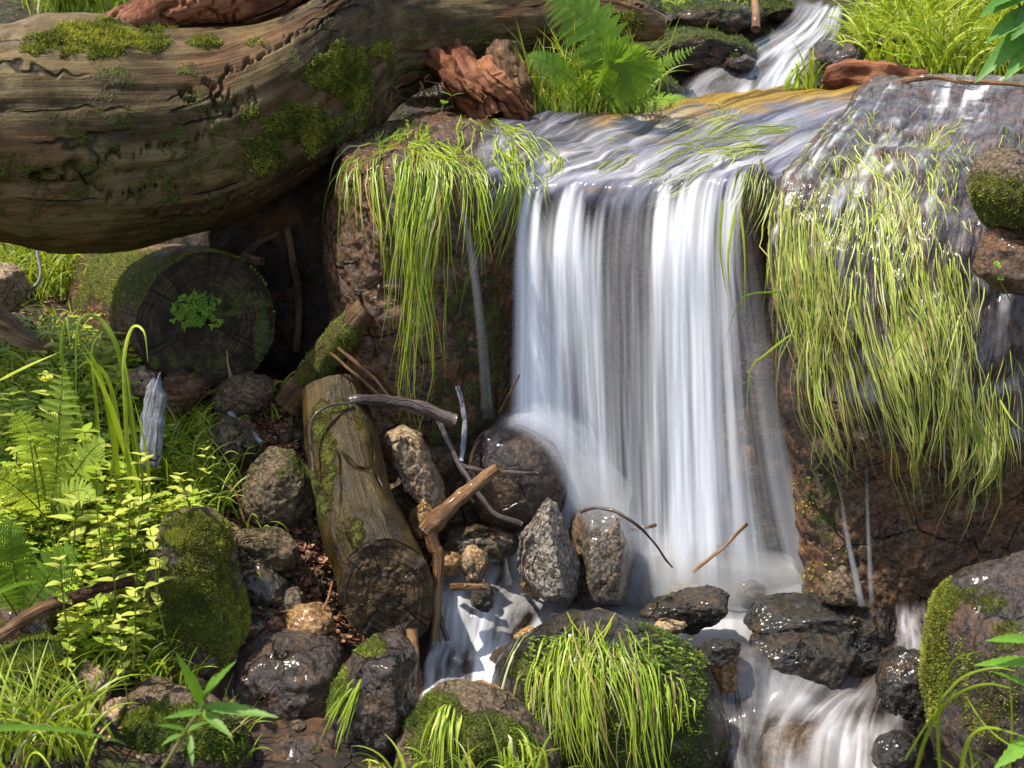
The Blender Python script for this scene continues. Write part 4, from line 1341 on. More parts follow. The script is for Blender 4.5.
def stone(name, label, outline, Y, depth, mat, angular=0.5, seed=0, sub=5, rough=1.0, moss=None, fuzzn=0, front=None, cat='stone', group=None, fz=None, fl=0.006, fd=0.0):
    """a solid stone: its outline in the picture (or cx, cy, w, h), distance, half depth; facets where angular"""
    r = np.random.default_rng(seed)
    if len(outline) == 4 and not hasattr(outline[0], '__len__'):
        cx, cy, w, h = outline
        n = 11 if angular > .4 else 16
        ph = np.sort(r.uniform(0, 1, n) * .5 + np.arange(n)) / n * 2 * math.pi
        k = 1 + r.normal(0, 0.07 + .04 * angular, n)
        outline = [(cx + w / 2 * math.cos(a) * q, cy - h / 2 * math.sin(a) * q) for a, q in zip(ph, k)]
    O = Uv([(x, y, Y) for x, y in outline])
    c = O.mean(0)
    rx = np.abs(O[:, 0] - c[0]).max()
    pts = [O]
    if front is not None:
        pts.append(Uv(front))
        pts.append(c + (O - c) * .7 + np.array((0, depth, 0)))
    else:
        m = 5 if angular > .5 else 9
        for s in (-1, 1):
            sh = np.array((r.uniform(-.25, .25) * rx, 0, r.uniform(-.1, .35) * rx))
            idx = r.choice(len(O), min(m, len(O)), replace=False)
            if angular > .55:
                idx = np.arange(len(O))
                pts.append(c + (O[idx] - c) * r.uniform(.62, .9, len(O))[:, None] + np.array((0, s * depth, 0)) * r.uniform(.7, 1, len(O))[:, None])
            else:
                pts.append(c + (O[idx] - c) * .62 + sh * .5 + np.array((0, s * depth * .8, 0)))
                pts.append(c + (O[idx][:3] - c) * .3 + sh + np.array((0, s * depth, 0)))
    pts = np.concatenate(pts)
    bm = bmesh.new()
    for p in pts:
        bm.verts.new(p)
    bmesh.ops.convex_hull(bm, input=bm.verts)
    bmesh.ops.triangulate(bm, faces=bm.faces)
    bvh = BVHTree.FromBMesh(bm)
    bm.free()
    c = pts.mean(0)
    I, F, E = ICO[sub]
    dims = np.ptp(pts, axis=0) / 2
    D = I * dims
    D /= np.linalg.norm(D, axis=1)[:, None]
    cv = Vector(c)
    V = np.zeros_like(D)
    for i, d in enumerate(D):
        dv = Vector(d)
        loc, _, _, _ = bvh.ray_cast(cv + dv * 3, -dv)
        V[i] = loc if loc is not None else c + d * dims.mean()
    lo0, hi0 = V.min(0), V.max(0)
    its = int((1 - angular) ** 3 * 34 * 4 ** (sub - 5)) + 1
    deg = np.zeros(len(V))
    np.add.at(deg, E[:, 0], 1)
    np.add.at(deg, E[:, 1], 1)
    for _ in range(its):
        S = np.zeros_like(V)
        np.add.at(S, E[:, 0], V[E[:, 1]])
        np.add.at(S, E[:, 1], V[E[:, 0]])
        V = V * .4 + S / deg[:, None] * .6
    lo1, hi1 = V.min(0), V.max(0)
    V = lo0 + (V - lo1) * ((hi0 - lo0) / (hi1 - lo1))
    size = dims.mean()
    N = vnormals(V, F)
    if ((V - c) * N).sum() < 0:
        F, N = F[:, ::-1].copy(), -N
    V = V + N * ((fbm(V * (1.6 / size), 4, seed) * size * 0.10 * (1 - angular * .75) + fbm(V * 55, 5, seed + 3, .65) * 0.0045 - np.abs(fbm(V * 22, 3, seed + 5)) * 0.005) * rough)[:, None]
    N = vnormals(V, F)
    w = np.zeros(len(V))
    if moss is not None:
        if isinstance(moss, (int, float)):
            w = moss * np.clip(0.35 + N[:, 2] * .9, 0, 1) + fbm(V * 15, 4, seed + 7) * .35 * min(1, moss * 2)
            w = np.clip(w, 0, 1)
        else:
            w = patches(V, moss, seed)
    mb = MB()
    mb.add(V, F, dens=w)
    o = mb.build(name, M[mat], label=label, cat=cat, group=group)
    if fuzzn:
        add_fuzz(o, V, F, w, fuzzn, fl, 0.0017, fz or MOSSC, seed=seed + 1, down=fd)
    return o, V, F, w


ST = {}


def S_(key, *a, **k):
    ST[key] = stone('stone', *a, **k)


# --- around the pool
S_('granite', 'sharp pale grey granite stone standing like a fin in front of the fall', [(516, 568), (519, 534), (548, 497), (556, 502), (570, 535), (580, 562), (578, 592), (568, 608), (546, 601), (522, 588)], 2.60, .06, 'granite', 0.93, 1, 6, .7,
   front=[(550, 503, 2.57), (526, 545, 2.53), (524, 575, 2.51), (558, 560, 2.475), (566, 598, 2.465), (545, 596, 2.48), (549, 525, 2.51)])
S_('granite2', 'blocky rust stained granite stone right beside the sharp grey one', [(568, 522), (582, 506), (614, 507), (632, 518), (635, 550), (630, 585), (622, 606), (582, 608), (570, 590)], 2.70, .06, 'granite_wet', 0.9, 2, 6, .8,
   front=[(592, 514, 2.64), (620, 516, 2.64), (624, 545, 2.61), (590, 560, 2.58), (620, 600, 2.58), (590, 602, 2.57)])
S_('gap', 'black stone in the dark gap between the two granite stones', [(560, 520), (575, 505), (592, 510), (596, 560), (592, 604), (566, 606)], 2.76, .04, 'black', .5, 35, 4)  # stone added so the gap reads as deep shadow before the mist
S_('roundwet', 'large rounded brown stone with spray drifting over it left of the fall', [(466, 500), (470, 450), (485, 424), (520, 424), (552, 440), (568, 475), (566, 510), (545, 530), (490, 532)], 2.71, .07, 'purple', 0.2, 3, 5, .5)
S_('tan', 'sunlit tan stone slab leaning between the wet log and the twigs', [(384, 432), (400, 424), (420, 432), (432, 462), (446, 496), (440, 512), (424, 508), (404, 482), (388, 455)], 2.68, .05, 'tan', 0.85, 4, 6, .9)
S_('tan2', 'small tan stone lying on the dark branch', (395, 402, 52, 20), 2.80, .03, 'tan', .5, 5, 4)
S_('mossflat', 'flat stone with golden green moss just left of the sharp granite', (482, 542, 78, 36), 2.68, .05, 'granite_wet', .6, 6, 5, moss=.35)
S_('small1', 'small mossy yellow stone in the cascade beside the forked branch', (448, 563, 36, 28), 2.60, .03, 'gold', .4, 7, 4, moss=.35)
S_('casc1', 'blurred tan stone under the milky cascade water', (474, 565, 30, 40), 2.60, .03, 'tan', .4, 8, 4)
S_('casc2', 'dark red brown stone poking out of the cascade', (483, 600, 22, 40), 2.58, .03, 'purple', .5, 9, 4)
S_('casc3', 'flat submerged stone under the veil of the little cascade', (480, 612, 110, 60), 2.66, .05, 'granite_wet', .4, 10, 5)
S_('casc4', 'small orange brown stone at the foot of the sharp granite', (535, 588, 34, 20), 2.56, .03, 'gold', .4, 11, 4)
S_('gold1', 'slim golden mossy stone slanting above the grassy mound', (576, 616, 26, 16), 2.54, .02, 'gold', .5, 12, 4)
S_('gold2', 'small brown stone in the foam just right of the slim golden stone', (600, 618, 40, 18), 2.54, .02, 'granite_wet', .5, 13, 4)
S_('gold3', 'small pink tan stone wedged left of the grassy mound', (528, 638, 34, 16), 2.50, .02, 'gold', .5, 14, 4)
S_('foam1', 'pinkish stone half hidden by foam at the foot of the granite stones', (645, 592, 18, 30), 2.72, .03, 'tan', .4, 15, 4)
S_('foam2', 'low yellowish stone awash in the foam behind the pointed black stone', (685, 592, 40, 16), 2.70, .03, 'tan', .4, 16, 4)
S_('foam3', 'small dark stone awash in the foam near the right edge of the fall', (752, 592, 34, 22), 2.72, .03, 'granite_wet', .4, 17, 4)
S_('spray1', 'brown stone behind the spray at the foot of the fall', (708, 555, 60, 56), 2.80, .05, 'tan', .3, 18, 5)
S_('spray2', 'dark stone behind the spray by the right edge of the fall', (765, 555, 50, 60), 2.82, .05, 'purple', .3, 19, 5, moss=.4)
S_('pinktop', 'pink stone in the spray behind the granite stones', (585, 510, 60, 26), 2.78, .03, 'tan', .3, 20, 4)
S_('black1', 'small pointed black wet stone in the middle of the stream', [(634, 616), (650, 605), (680, 594), (716, 589), (730, 590), (728, 604), (718, 622), (690, 630), (660, 626)], 2.56, .05, 'black', .8, 21, 6, 1.0)
S_('black2', 'long black wet stone lying across the stream below the right boulder', [(742, 622), (758, 603), (800, 600), (860, 601), (885, 606), (896, 625), (894, 645), (870, 655), (820, 652), (770, 645)], 2.58, .07, 'black', .7, 22, 6, 1.0)
S_('black3', 'lower black wet stone with a mossy front, tucked under the long one', [(750, 640), (790, 634), (835, 636), (860, 650), (852, 672), (838, 690), (800, 706), (768, 702), (748, 680)], 2.50, .06, 'black', .75, 23, 6, 1.0)
S_('black3b', 'brown black stone closing the gap between the black stones and the chute', [(820, 648), (870, 645), (893, 645), (890, 665), (850, 678), (820, 672)], 2.54, .05, 'black', .6, 24, 5, 1.0)
S_('black4', 'grey black wet stone at the foot of the mossy right boulder', [(876, 680), (885, 664), (905, 652), (938, 652), (945, 680), (940, 715), (920, 730), (892, 726), (880, 706)], 2.42, .06, 'black', .65, 25, 6, 1.0)
S_('yellow', 'split stone with a golden orange face beside the small falls', [(698, 650), (712, 641), (734, 640), (738, 655), (734, 672), (736, 690), (722, 692), (706, 672)], 2.44, .03, 'gold', .8, 26, 5)
S_('yellowcap', 'black stone cap resting on the golden stone', [(700, 652), (706, 642), (728, 639), (742, 642), (740, 656), (722, 664), (706, 662)], 2.42, .03, 'black', .7, 27, 5)
S_('pebble1', 'small pale brown stone between the grassy mound and the pointed black stone', (668, 628, 46, 16), 2.50, .03, 'tan', .5, 28, 4)
S_('dark5', 'low wet stone sheeted with water left of the grassy mound', [(476, 672), (500, 650), (530, 640), (552, 650), (552, 680), (530, 700), (490, 694)], 2.46, .05, 'black', .4, 29, 5)
S_('underfall', 'dark stone behind the small falls beside the golden stone', (745, 722, 70, 70), 2.46, .04, 'purple', .5, 30, 5)
S_('amber1', 'brownish stone showing through the silky water at bottom right', (800, 745, 80, 34), 2.34, .05, 'brown', .4, 31, 5)
S_('amber2', 'brown stone at the bottom of the chute by the nettles', (895, 752, 50, 40), 2.22, .04, 'black', .5, 32, 5)

S_('hollow', 'dark rock wall at the back of the hollow between great log and boulder', [(180, 400), (190, 240), (240, 190), (300, 130), (360, 110), (380, 200), (370, 400), (300, 430)], 3.06, .05, 'soil', .4, 34, 6, 1.6)  # backing added to hide the sunlit slope behind and hold the hollow dark
# --- mounds in the foreground
S_('mound', 'big rounded stone at bottom centre draped with long bright grass and moss', [(488, 672), (510, 640), (550, 620), (610, 617), (665, 626), (700, 655), (722, 700), (728, 770), (700, 850), (560, 850), (500, 780)], 2.34, .15, 'black', 0.1, 40, 6, .5,
   moss=[(655, 680, 60, 70, .62), (560, 660, 50, 34, .6), (600, 740, 110, 70, .6), (690, 740, 40, 50, .5)], fuzzn=16000, fd=.6, fl=.006, fz=[(0.02, 0.035, 0.005), (0.06, 0.10, 0.01), (0.19, 0.27, 0.03)])
S_('mound2', 'stone capped with yellow green moss at the bottom edge, left of the grassy mound', [(392, 758), (400, 730), (425, 700), (450, 684), (490, 690), (520, 706), (545, 735), (560, 780), (540, 840), (420, 840)], 2.14, .11, 'brown', 0.25, 41, 6, .7,
   moss=[(430, 715, 40, 28, .95), (470, 750, 80, 45, .8), (520, 760, 34, 34, .8)], fuzzn=14000, fl=.006)
S_('mound2top', 'tan and brown stone peeping out above the bottom moss cap', [(438, 692), (450, 683), (490, 686), (516, 700), (526, 716), (510, 724), (480, 706), (446, 702)], 2.24, .05, 'gold', 0.5, 42, 5)
S_('slab', 'dark wet slab with a mossy green shoulder left of the bottom moss cap', [(318, 735), (330, 690), (352, 655), (374, 636), (402, 634), (418, 655), (416, 700), (400, 735), (372, 790), (320, 800)], 2.22, .10, 'purple', 0.65, 43, 6, .9,
   moss=[(365, 645, 26, 16, .8), (340, 690, 18, 36, .7)], fuzzn=5000, fl=.005)
S_('wetboulder', 'dark purple wet boulder with shining flanks at lower left centre', [(226, 690), (236, 650), (262, 632), (310, 634), (340, 645), (345, 672), (335, 710), (318, 735), (270, 742), (236, 730)], 2.30, .11, 'purple', 0.62, 44, 6, 1.1)
S_('lowwet', 'low wet stones sheeted with water at the bottom left centre', [(226, 780), (250, 745), (300, 738), (350, 744), (368, 775), (350, 830), (240, 830)], 2.14, .08, 'purple', 0.4, 45, 5, 1.1)
S_('mossboulder', 'tall upright mossy boulder lit by the sun at left', [(150, 590), (155, 530), (172, 512), (205, 508), (224, 520), (228, 560), (244, 600), (247, 630), (232, 665), (200, 690), (165, 680), (152, 640)], 2.32, .11, 'brown', 0.6, 46, 6, .9,
   moss=[(200, 535, 44, 34, 1), (222, 620, 40, 56, 1), (178, 620, 36, 70, .7), (200, 580, 50, 34, .8)], fuzzn=40000, fz=MOSSY, fl=.006)
S_('mossleft', 'dark green mossy stone at the lower left edge', [(-40, 700), (-20, 668), (20, 655), (58, 658), (76, 685), (72, 722), (50, 742), (0, 745), (-40, 735)], 2.08, .10, 'brown', 0.2, 47, 6, .8, moss=.95, fuzzn=18000, fl=.007)
S_('mossbottom', 'mossy stone at the bottom left behind the young foreground plant', [(80, 770), (110, 718), (150, 700), (200, 704), (236, 726), (252, 760), (240, 820), (100, 820)], 2.10, .11, 'brown', 0.25, 48, 6, .8, moss=[(140, 730, 44, 26, .9), (210, 740, 40, 34, .9), (170, 715, 70, 12, .6)], fuzzn=14000, fl=.006)
S_('pale1', 'pale rough stone between the two mossy stones at lower left', [(66, 676), (84, 660), (108, 672), (112, 700), (96, 722), (78, 708)], 2.12, .05, 'tan', 0.7, 49, 5, 1.0, moss=.25)
S_('pale2', 'small pale stone just above the bottom left mossy stone', [(94, 716), (106, 704), (124, 704), (126, 722), (108, 732)], 2.06, .04, 'tan', 0.7, 50, 5)
S_('pale3', 'low brown stone under the tall mossy boulder', [(128, 690), (146, 680), (174, 684), (176, 698), (150, 704), (130, 700)], 2.14, .04, 'brown', 0.6, 51, 5, moss=.3)
S_('shadow', 'shaded dark stone under the sunlit plants at the left edge', [(-40, 640), (-30, 590), (20, 575), (70, 590), (82, 630), (60, 660), (0, 665)], 2.24, .10, 'purple', 0.4, 52, 5)
# --- left bank
S_('roundtop', 'rough round tan stone on the leaf litter below the dark cut end', [(212, 400), (222, 382), (240, 375), (266, 376), (274, 390), (268, 408), (240, 414), (216, 412)], 2.74, .06, 'brown', 0.6, 53, 6, .9)
S_('roundmid', 'rounded brown stone thinly grown with moss left of the wet log', [(244, 500), (250, 466), (270, 448), (292, 450), (308, 478), (310, 510), (298, 530), (270, 534), (250, 522)], 2.58, .07, 'brown', 0.5, 54, 6, .9, moss=.5, fuzzn=3500, fl=.003)
S_('roundback', 'mossy brown stone half buried between litter and grass clump', [(208, 440), (222, 415), (250, 420), (262, 445), (250, 470), (220, 474)], 2.66, .06, 'brown', 0.4, 55, 5, .9, moss=.3)
S_('orange', 'orange yellow stone at the edge of the dark gap below the wet log', [(280, 628), (290, 612), (312, 603), (334, 612), (336, 632), (300, 636)], 2.36, .05, 'gold', 0.5, 56, 5)
S_('darkgap', 'black wet stone in the gap left of the wet log', [(232, 600), (236, 568), (262, 562), (290, 580), (292, 605), (262, 616)], 2.42, .05, 'black', 0.5, 57, 5)
S_('flatbrown', 'flat brown stone between the tall mossy boulder and the wet log', [(228, 548), (240, 530), (275, 528), (300, 545), (296, 568), (262, 566), (232, 562)], 2.46, .05, 'brown', 0.6, 58, 5, moss=.3)
S_('green58', 'greenish small stone beside the orange yellow stone', [(272, 612), (278, 590), (296, 584), (306, 600), (296, 614)], 2.42, .04, 'granite_wet', 0.6, 59, 5, moss=.4)
S_('greyp', 'small grey pebble above the dark purple wet boulder', (258, 627, 18, 16), 2.36, .02, 'granite', .4, 60, 4)
S_('edgeblock', 'square brown sunlit stone at the left edge under the great log', [(-40, 320), (-35, 268), (0, 262), (18, 270), (22, 292), (20, 312), (-10, 322)], 3.0, .09, 'tan', 0.6, 61, 5)
S_('edgeblock2', 'dark brown stone beneath the square one at the left edge', [(-40, 335), (-20, 318), (20, 314), (34, 325), (30, 345), (-10, 350)], 2.92, .07, 'brown', 0.6, 62, 5)
S_('stakerock', 'small sunlit stone behind the grey blue stake', [(122, 376), (140, 365), (158, 372), (156, 392), (132, 398)], 2.72, .04, 'tan', 0.6, 63, 5, moss=.4)
S_('hornrock', 'crumbly brown stump stone right of the grey blue stake', [(160, 402), (166, 378), (176, 372), (184, 384), (196, 376), (204, 384), (196, 408), (176, 414)], 2.68, .04, 'bark', 0.6, 64, 5, 1.5)
S_('behindlog1', 'small brown stone in the gap between the wet log and the tan slab', (422, 522, 26, 40), 2.60, .04, 'gold', .5, 65, 4)
S_('behindlog2', 'dark stone below the tan slab in the gap beside the wet log', (410, 500, 50, 60), 2.74, .05, 'brown', .4, 66, 5)
S_('behindlog3', 'mossy brown stone behind the dark branch under the left grass curtain', (430, 440, 60, 50), 2.80, .05, 'brown', .4, 67, 5, moss=.4)

# --- right foreground boulder and edges
S_('rightboulder', 'big pale topped boulder with mossy sides at the bottom right corner', [(928, 640), (932, 600), (950, 580), (1000, 560), (1040, 548), (1110, 560), (1130, 700), (1110, 860), (980, 880), (944, 800), (930, 720)], 2.18, .20, 'purple', 0.3, 70, 6, .7,
   moss=[(940, 600, 26, 34, .95), (935, 660, 18, 80, .85), (985, 600, 40, 22, .5), (985, 680, 60, 70, .42), (1010, 640, 26, 22, .6)], fuzzn=22000, fz=MOSSY, fl=.006)
S_('rightedge', 'mossy brown stone jutting in at the right edge halfway up', [(966, 200), (975, 172), (1000, 164), (1040, 168), (1090, 190), (1100, 240), (1060, 262), (1020, 240), (985, 222)], 2.52, .10, 'brown', 0.3, 71, 6, .9,
   moss=[(1000, 200, 40, 34, .8)], fuzzn=7000, fz=MOSSY, fl=.004)
S_('rightunder', 'dark reddish stone hidden under the mossy one at the right edge', [(975, 270), (985, 225), (1040, 225), (1100, 250), (1090, 310), (1030, 300), (1000, 290)], 2.50, .07, 'ledge', 0.5, 72, 5)
S_('underchute', 'brown green stone behind the long black stone at the foot of the right boulder', [(818, 605), (822, 575), (845, 568), (860, 585), (862, 606)], 2.56, .04, 'brown', 0.5, 73, 5, moss=.4)
# --- upstream
for k, (o, Y, m, ms, lb) in enumerate([
        ((690, 60, 130, 60), 4.1, 'purple', .75, 'mossy dark stone on the slope left of the upper cascade'),
        ((640, 95, 80, 40), 3.85, 'purple', .6, 'dark mossy stone behind the fern on the boulder top'),
        ((705, 22, 110, 44), 4.4, 'purple', .55, 'dark stone at the top of the picture under the pinkish twig'),
        ((770, 14, 50, 30), 4.5, 'purple', .6, 'brown mossy stone just left of the head of the upper cascade'),
        ((838, 62, 60, 50), 4.05, 'purple', .2, 'wet grey stone right of the upper cascade'),
        ((818, 88, 50, 26), 3.80, 'black', .3, 'small dark stone behind the grass tuft by the bark piece'),
        ((890, 55, 90, 34), 4.1, 'purple', .3, 'wet stone with moss at the foot of the bright grass bank'),
        ((880, 20, 70, 50), 4.4, 'purple', .35, 'dark stone near the top edge above the bark piece'),
        ((742, 66, 24, 14), 3.98, 'purple', .2, 'small reddish stone in the middle of the upper cascade'),
        ((620, 20, 90, 70), 4.3, 'purple', .8, 'mossy dark stone above the tapering end of the great log'),
        ((572, 80, 90, 70), 3.72, 'brown', .8, 'mossy hump behind the fern'),
        ((440, 90, 70, 44), 3.75, 'purple', .3, 'dark stone deep in the hollow of the torn root')]):
    S_('up%d' % k, lb, o, Y, .16, m, .45, 90 + k, 5, 1.6, moss=ms, fuzzn=int(5000 * ms), fl=.010, fz=[(0.02, 0.035, 0.006), (0.05, 0.08, 0.01), (0.12, 0.16, 0.02)])

# loose gravel and leaf litter too many to count
r = np.random.default_rng(77)
mb = MB()
I3, F3, _ = ico(1) if False else ico(2)
for k in range(420):
    if k < 200:
        px, py = r.uniform(200, 350), r.uniform(410, 640)
    elif k < 300:
        px, py = r.uniform(395, 470), r.uniform(490, 620)
    else:
        px, py = r.uniform(0, 330), r.uniform(640, 768)
    p, n = hit(GBVH, px, py)
    if p is None:
        continue
    s = r.uniform(.004, .014)
    V = I3 * s * r.uniform(.6, 1.2, 3) * (1 + .2 * r.normal(0, 1, (len(I3), 1)) * .5) + p
    mb.add(V, F3, dens=r.uniform(0, .5))
mb.build('gravel', M['brown'], kind='stuff', label='loose small gravel scattered over the left bank', cat='gravel', smooth=False)


def litter(n, regions, cols, name, label, size=(.008, .028), seed=0, lift=.004):
    r = np.random.default_rng(seed)
    mb = MB()
    for k in range(n):
        x0, y0, x1, y1 = regions[r.integers(len(regions))]
        p, nn = hit(GBVH, r.uniform(x0, x1), r.uniform(y0, y1))
        if p is None:
            continue
        L = r.uniform(*size)
        W = L * r.uniform(.25, .6)
        a = r.normal(0, 1, 3)
        a[2] *= .4
        a /= np.linalg.norm(a)
        b = np.cross(a, nn + r.normal(0, .5, 3))
        b /= np.linalg.norm(b)
        c = np.cross(b, a)
        t = np.linspace(0, 1, 5)
        w = W * np.sin(np.pi * np.clip(t, .06, .97)) ** .8 / 2
        curl = r.uniform(-.5, .5) * L
        mid = p + c * lift + a * (t[:, None] - .5) * L + c * (curl * (t - .5) ** 2)[:, None]
        V = np.concatenate([mid - b * w[:, None] + c * .15 * W, mid, mid + b * w[:, None] + c * .15 * W])
        F = np.concatenate([quad_faces(2, 5), quad_faces(2, 5) + 5])
        mb.add(V, F, np.array(cols[r.integers(len(cols))]) * r.uniform(.6, 1.3))
    return mb.build(name, M['litter'], kind='stuff', label=label, cat='leaf litter')


BR = [(0.12, 0.05, 0.025), (0.20, 0.09, 0.04), (0.30, 0.14, 0.09), (0.07, 0.035, 0.02), (0.34, 0.2, 0.1), (0.2, 0.05, 0.03)]
litter(2600, [(195, 385, 330, 560), (200, 460, 320, 520), (270, 540, 370, 650), (225, 400, 300, 470), (390, 440, 440, 560)], BR, 'leaf_litter', 'brown and reddish dead leaves and bark crumbs around the wet log', seed=5)
litter(900, [(60, 640, 240, 760), (0, 280, 90, 340), (150, 365, 300, 430), (225, 560, 330, 660)], BR, 'leaf_litter', 'scattered dead leaves between the stones at lower left', seed=6)
# fine needles in the litter
mb = MB()
for k in range(420):
    p, nn = hit(GBVH, r.uniform(205, 370), r.uniform(385, 650))
    if p is None:
        continue
    a = r.normal(0, 1, 3) * np.array((1, 1, .5))
    a /= np.linalg.norm(a)
    L = r.uniform(.015, .06)
    V, Fs, tc = tube(np.array([p + (0, 0, .003) - a * L / 2, p + (0, 0, .008), p + (0, 0, .003) + a * L / 2]), [.0008, .0011, .0006], 4)
    mb.add(V, Fs, tc=tc)
mb.build('fallen_needles', M['rust_branch'], kind='stuff', label='fine twigs and needles strewn through the litter round the wet log', cat='leaf litter')

# ------------------------------------------------------------------ grass and plants
GREENS = np.array([(0.13, 0.20, 0.015), (0.21, 0.30, 0.022), (0.31, 0.40, 0.035), (0.42, 0.47, 0.06)])
PALE = np.array([(0.15, 0.20, 0.025), (0.27, 0.33, 0.07), (0.38, 0.43, 0.13), (0.50, 0.53, 0.26)])
STRAW = np.array([(0.42, 0.38, 0.16), (0.30, 0.20, 0.08), (0.46, 0.46, 0.26)])


def ribbon(mb, P, w, col, twist=None, face=None, taper=0.35, tipcol=None):
    """a grass blade: a folded ribbon of real leaf along the points P"""
    P = np.asarray(P, float)
    n = len(P)
    T = np.gradient(P, axis=0)
    T /= np.maximum(np.linalg.norm(T, axis=1), 1e-9)[:, None]
    f = np.array(face if face is not None else (0, -1, 0.2), float)
    s = np.cross(T, f)
    l = np.linalg.norm(s, axis=1)
    s[l < 1e-4] = (1, 0, 0)
    s /= np.maximum(np.linalg.norm(s, axis=1), 1e-9)[:, None]
    if twist is not None:
        b = np.cross(s, T)
        a = twist[0] + twist[1] * np.linspace(0, 1, n)
        s = s * np.cos(a)[:, None] + b * np.sin(a)[:, None]
    t = np.linspace(0, 1, n)
    ww = w * np.clip(np.minimum((t + .12) * 4, 1) * (1 - t ** 2.2 * (1 - taper * .15)), 0.06, 1) / 2
    up = np.cross(s, T)
    V = np.concatenate([P - s * ww[:, None], P + up * (ww * .35)[:, None], P + s * ww[:, None]])
    F = np.concatenate([quad_faces(2, n), quad_faces(2, n) + n])
    c = np.asarray(col, float)
    C = np.broadcast_to(c, (n, 3)) if tipcol is None else c[None] * (1 - t[:, None]) + np.asarray(tipcol)[None] * t[:, None]
    mb.add(V, F, np.concatenate([C, C, C]))


def gcol(r, straw=.08, g=None, bright=1.0):
    G = GREENS if g is None else g
    if r.random() < straw:
        return STRAW[r.integers(3)] * r.uniform(.7, 1.1) * bright
    k = r.uniform(0, len(G) - 1.001)
    i = int(k)
    return (G[i] * (1 - k + i) + G[i + 1] * (k - i)) * r.uniform(.85, 1.15) * bright


def drape(bvh, p, L, r, n=14, lift=.003, flow=(0, -.5, -1), wob=.35, wf=7.0, wseed=1, stick=.0, jit=.05):
    """a strand laid on a surface by running water, hanging free where the stone falls away"""
    st = L / n
    p = np.array(p, float)
    pts = [p.copy()]
    g = np.array(flow, float)
    g /= np.linalg.norm(g)
    vel = g.copy()
    for i in range(n):
        loc, nr, _, d = bvh.find_nearest(Vector(p))
        if loc is None:
            break
        nr = np.array(nr)
        if nr[1] > 0.4:
            nr = -nr
        sd = float(np.dot(p - np.array(loc), nr))
        near = sd < lift * 3
        t = (g - nr * min(0.0, float(np.dot(g, nr)))) if near else np.array((0, -.02, -1.0))
        t = t / max(np.linalg.norm(t), 1e-6)
        lat = fbm(np.array([[p[0] * wf, p[1] * wf, p[2] * wf * .6 + wseed]]), 2, wseed)[0] * wob
        t = t + np.array((lat, 0, 0)) + r.normal(0, jit, 3)
        vel = vel * .45 + t * .55
        vel /= np.linalg.norm(vel)
        p = p + vel * st
        loc, nr, _, d = bvh.find_nearest(Vector(p))
        nr = np.array(nr)
        if nr[1] > 0.4:
            nr = -nr
        sd = float(np.dot(p - np.array(loc), nr))
        if sd < lift:
            p = p + nr * (lift - sd)
        elif stick and sd < .05:
            p = p - nr * (sd - lift) * stick
        pts.append(p.copy())
    return np.array(pts)


def curtain(bvh, areas, name, label, seed, mat='wetgrass', straw=.1, width=(.0018, .0045), lift=(.002, .014), wob=.35, bright=1.0, stick=.1, flow=(0, -.5, -1), g=None, jit=.05, cs=4):
    r = np.random.default_rng(seed)
    mb = MB()
    for (x0, y0, x1, y1, n, l0, l1, *fl) in areas:
        f_ = fl[0] if fl else flow
        k = 0
        while k < n:
            cx, cy = r.uniform(x0, x1), r.uniform(y0, y1)
            m = int(r.integers(3, 9))
            k += m
            ws = int(r.integers(0, 4))
            cl = r.uniform(l0, l1)
            for j in range(m):
                p, nn = hit(bvh, cx + r.normal(0, cs), cy + r.normal(0, cs * .8))
                if p is None:
                    continue
                nn = nn if nn[1] < 0 else -nn
                L = cl * r.uniform(.6, 1.1)
                lf = r.uniform(*lift)
                P = drape(bvh, p + nn * lf * .4, L, r, max(7, int(L / .022)), lf, f_, wob, 7.0, ws, stick, jit)
                ribbon(mb, P, r.uniform(*width), gcol(r, straw, g, bright), (r.normal(0, .5), r.normal(0, .9)), face=(r.normal(0, .3), -1, .3))
    return mb.build(name, M[mat], kind='stuff', label=label, cat='grass')


# left curtain
curtain(SL.bvh, [(352, 150, 385, 172, 36, .08, .30), (380, 132, 450, 168, 200, .06, .32), (400, 150, 450, 180, 90, .12, .40), (405, 160, 440, 190, 40, .3, .44), (455, 150, 512, 180, 90, .08, .32),
                 (470, 118, 520, 160, 90, .08, .22), (400, 125, 520, 145, 90, .05, .12), (425, 170, 440, 190, 20, .5, .56), (500, 130, 560, 160, 50, .06, .14)],
        'hanging_grass', 'long yellow green grass hanging in a curtain over the left end of the boulder', 3, wob=.4, jit=.08, cs=4, width=(.0014, .0034), bright=1.1)
# strands trailing in the water on the brow
curtain(SL.bvh, [(700, 112, 740, 130, 26, .10, .24, (-1.0, -.7, -.3)), (650, 145, 730, 180, 34, .08, .2, (-.8, -.7, -.4)), (745, 125, 800, 150, 40, .14, .30, (-1.2, -.6, -.4)), (600, 120, 700, 150, 16, .06, .14, (-1, -.7, -.3)),
                 (730, 150, 765, 175, 60, .12, .34, (-.4, -.5, -1)), (540, 165, 560, 190, 14, .05, .1), (600, 150, 640, 165, 14, .08, .16, (-.5, -.6, -.5)), (690, 100, 740, 120, 16, .06, .12, (-.4, -.8, -.3))],
        'trailing_grass', 'strands of grass trailing in the smooth water on the boulder lip', 4, wob=.2, stick=.3, lift=(.008, .014), width=(.0014, .0034), g=PALE)
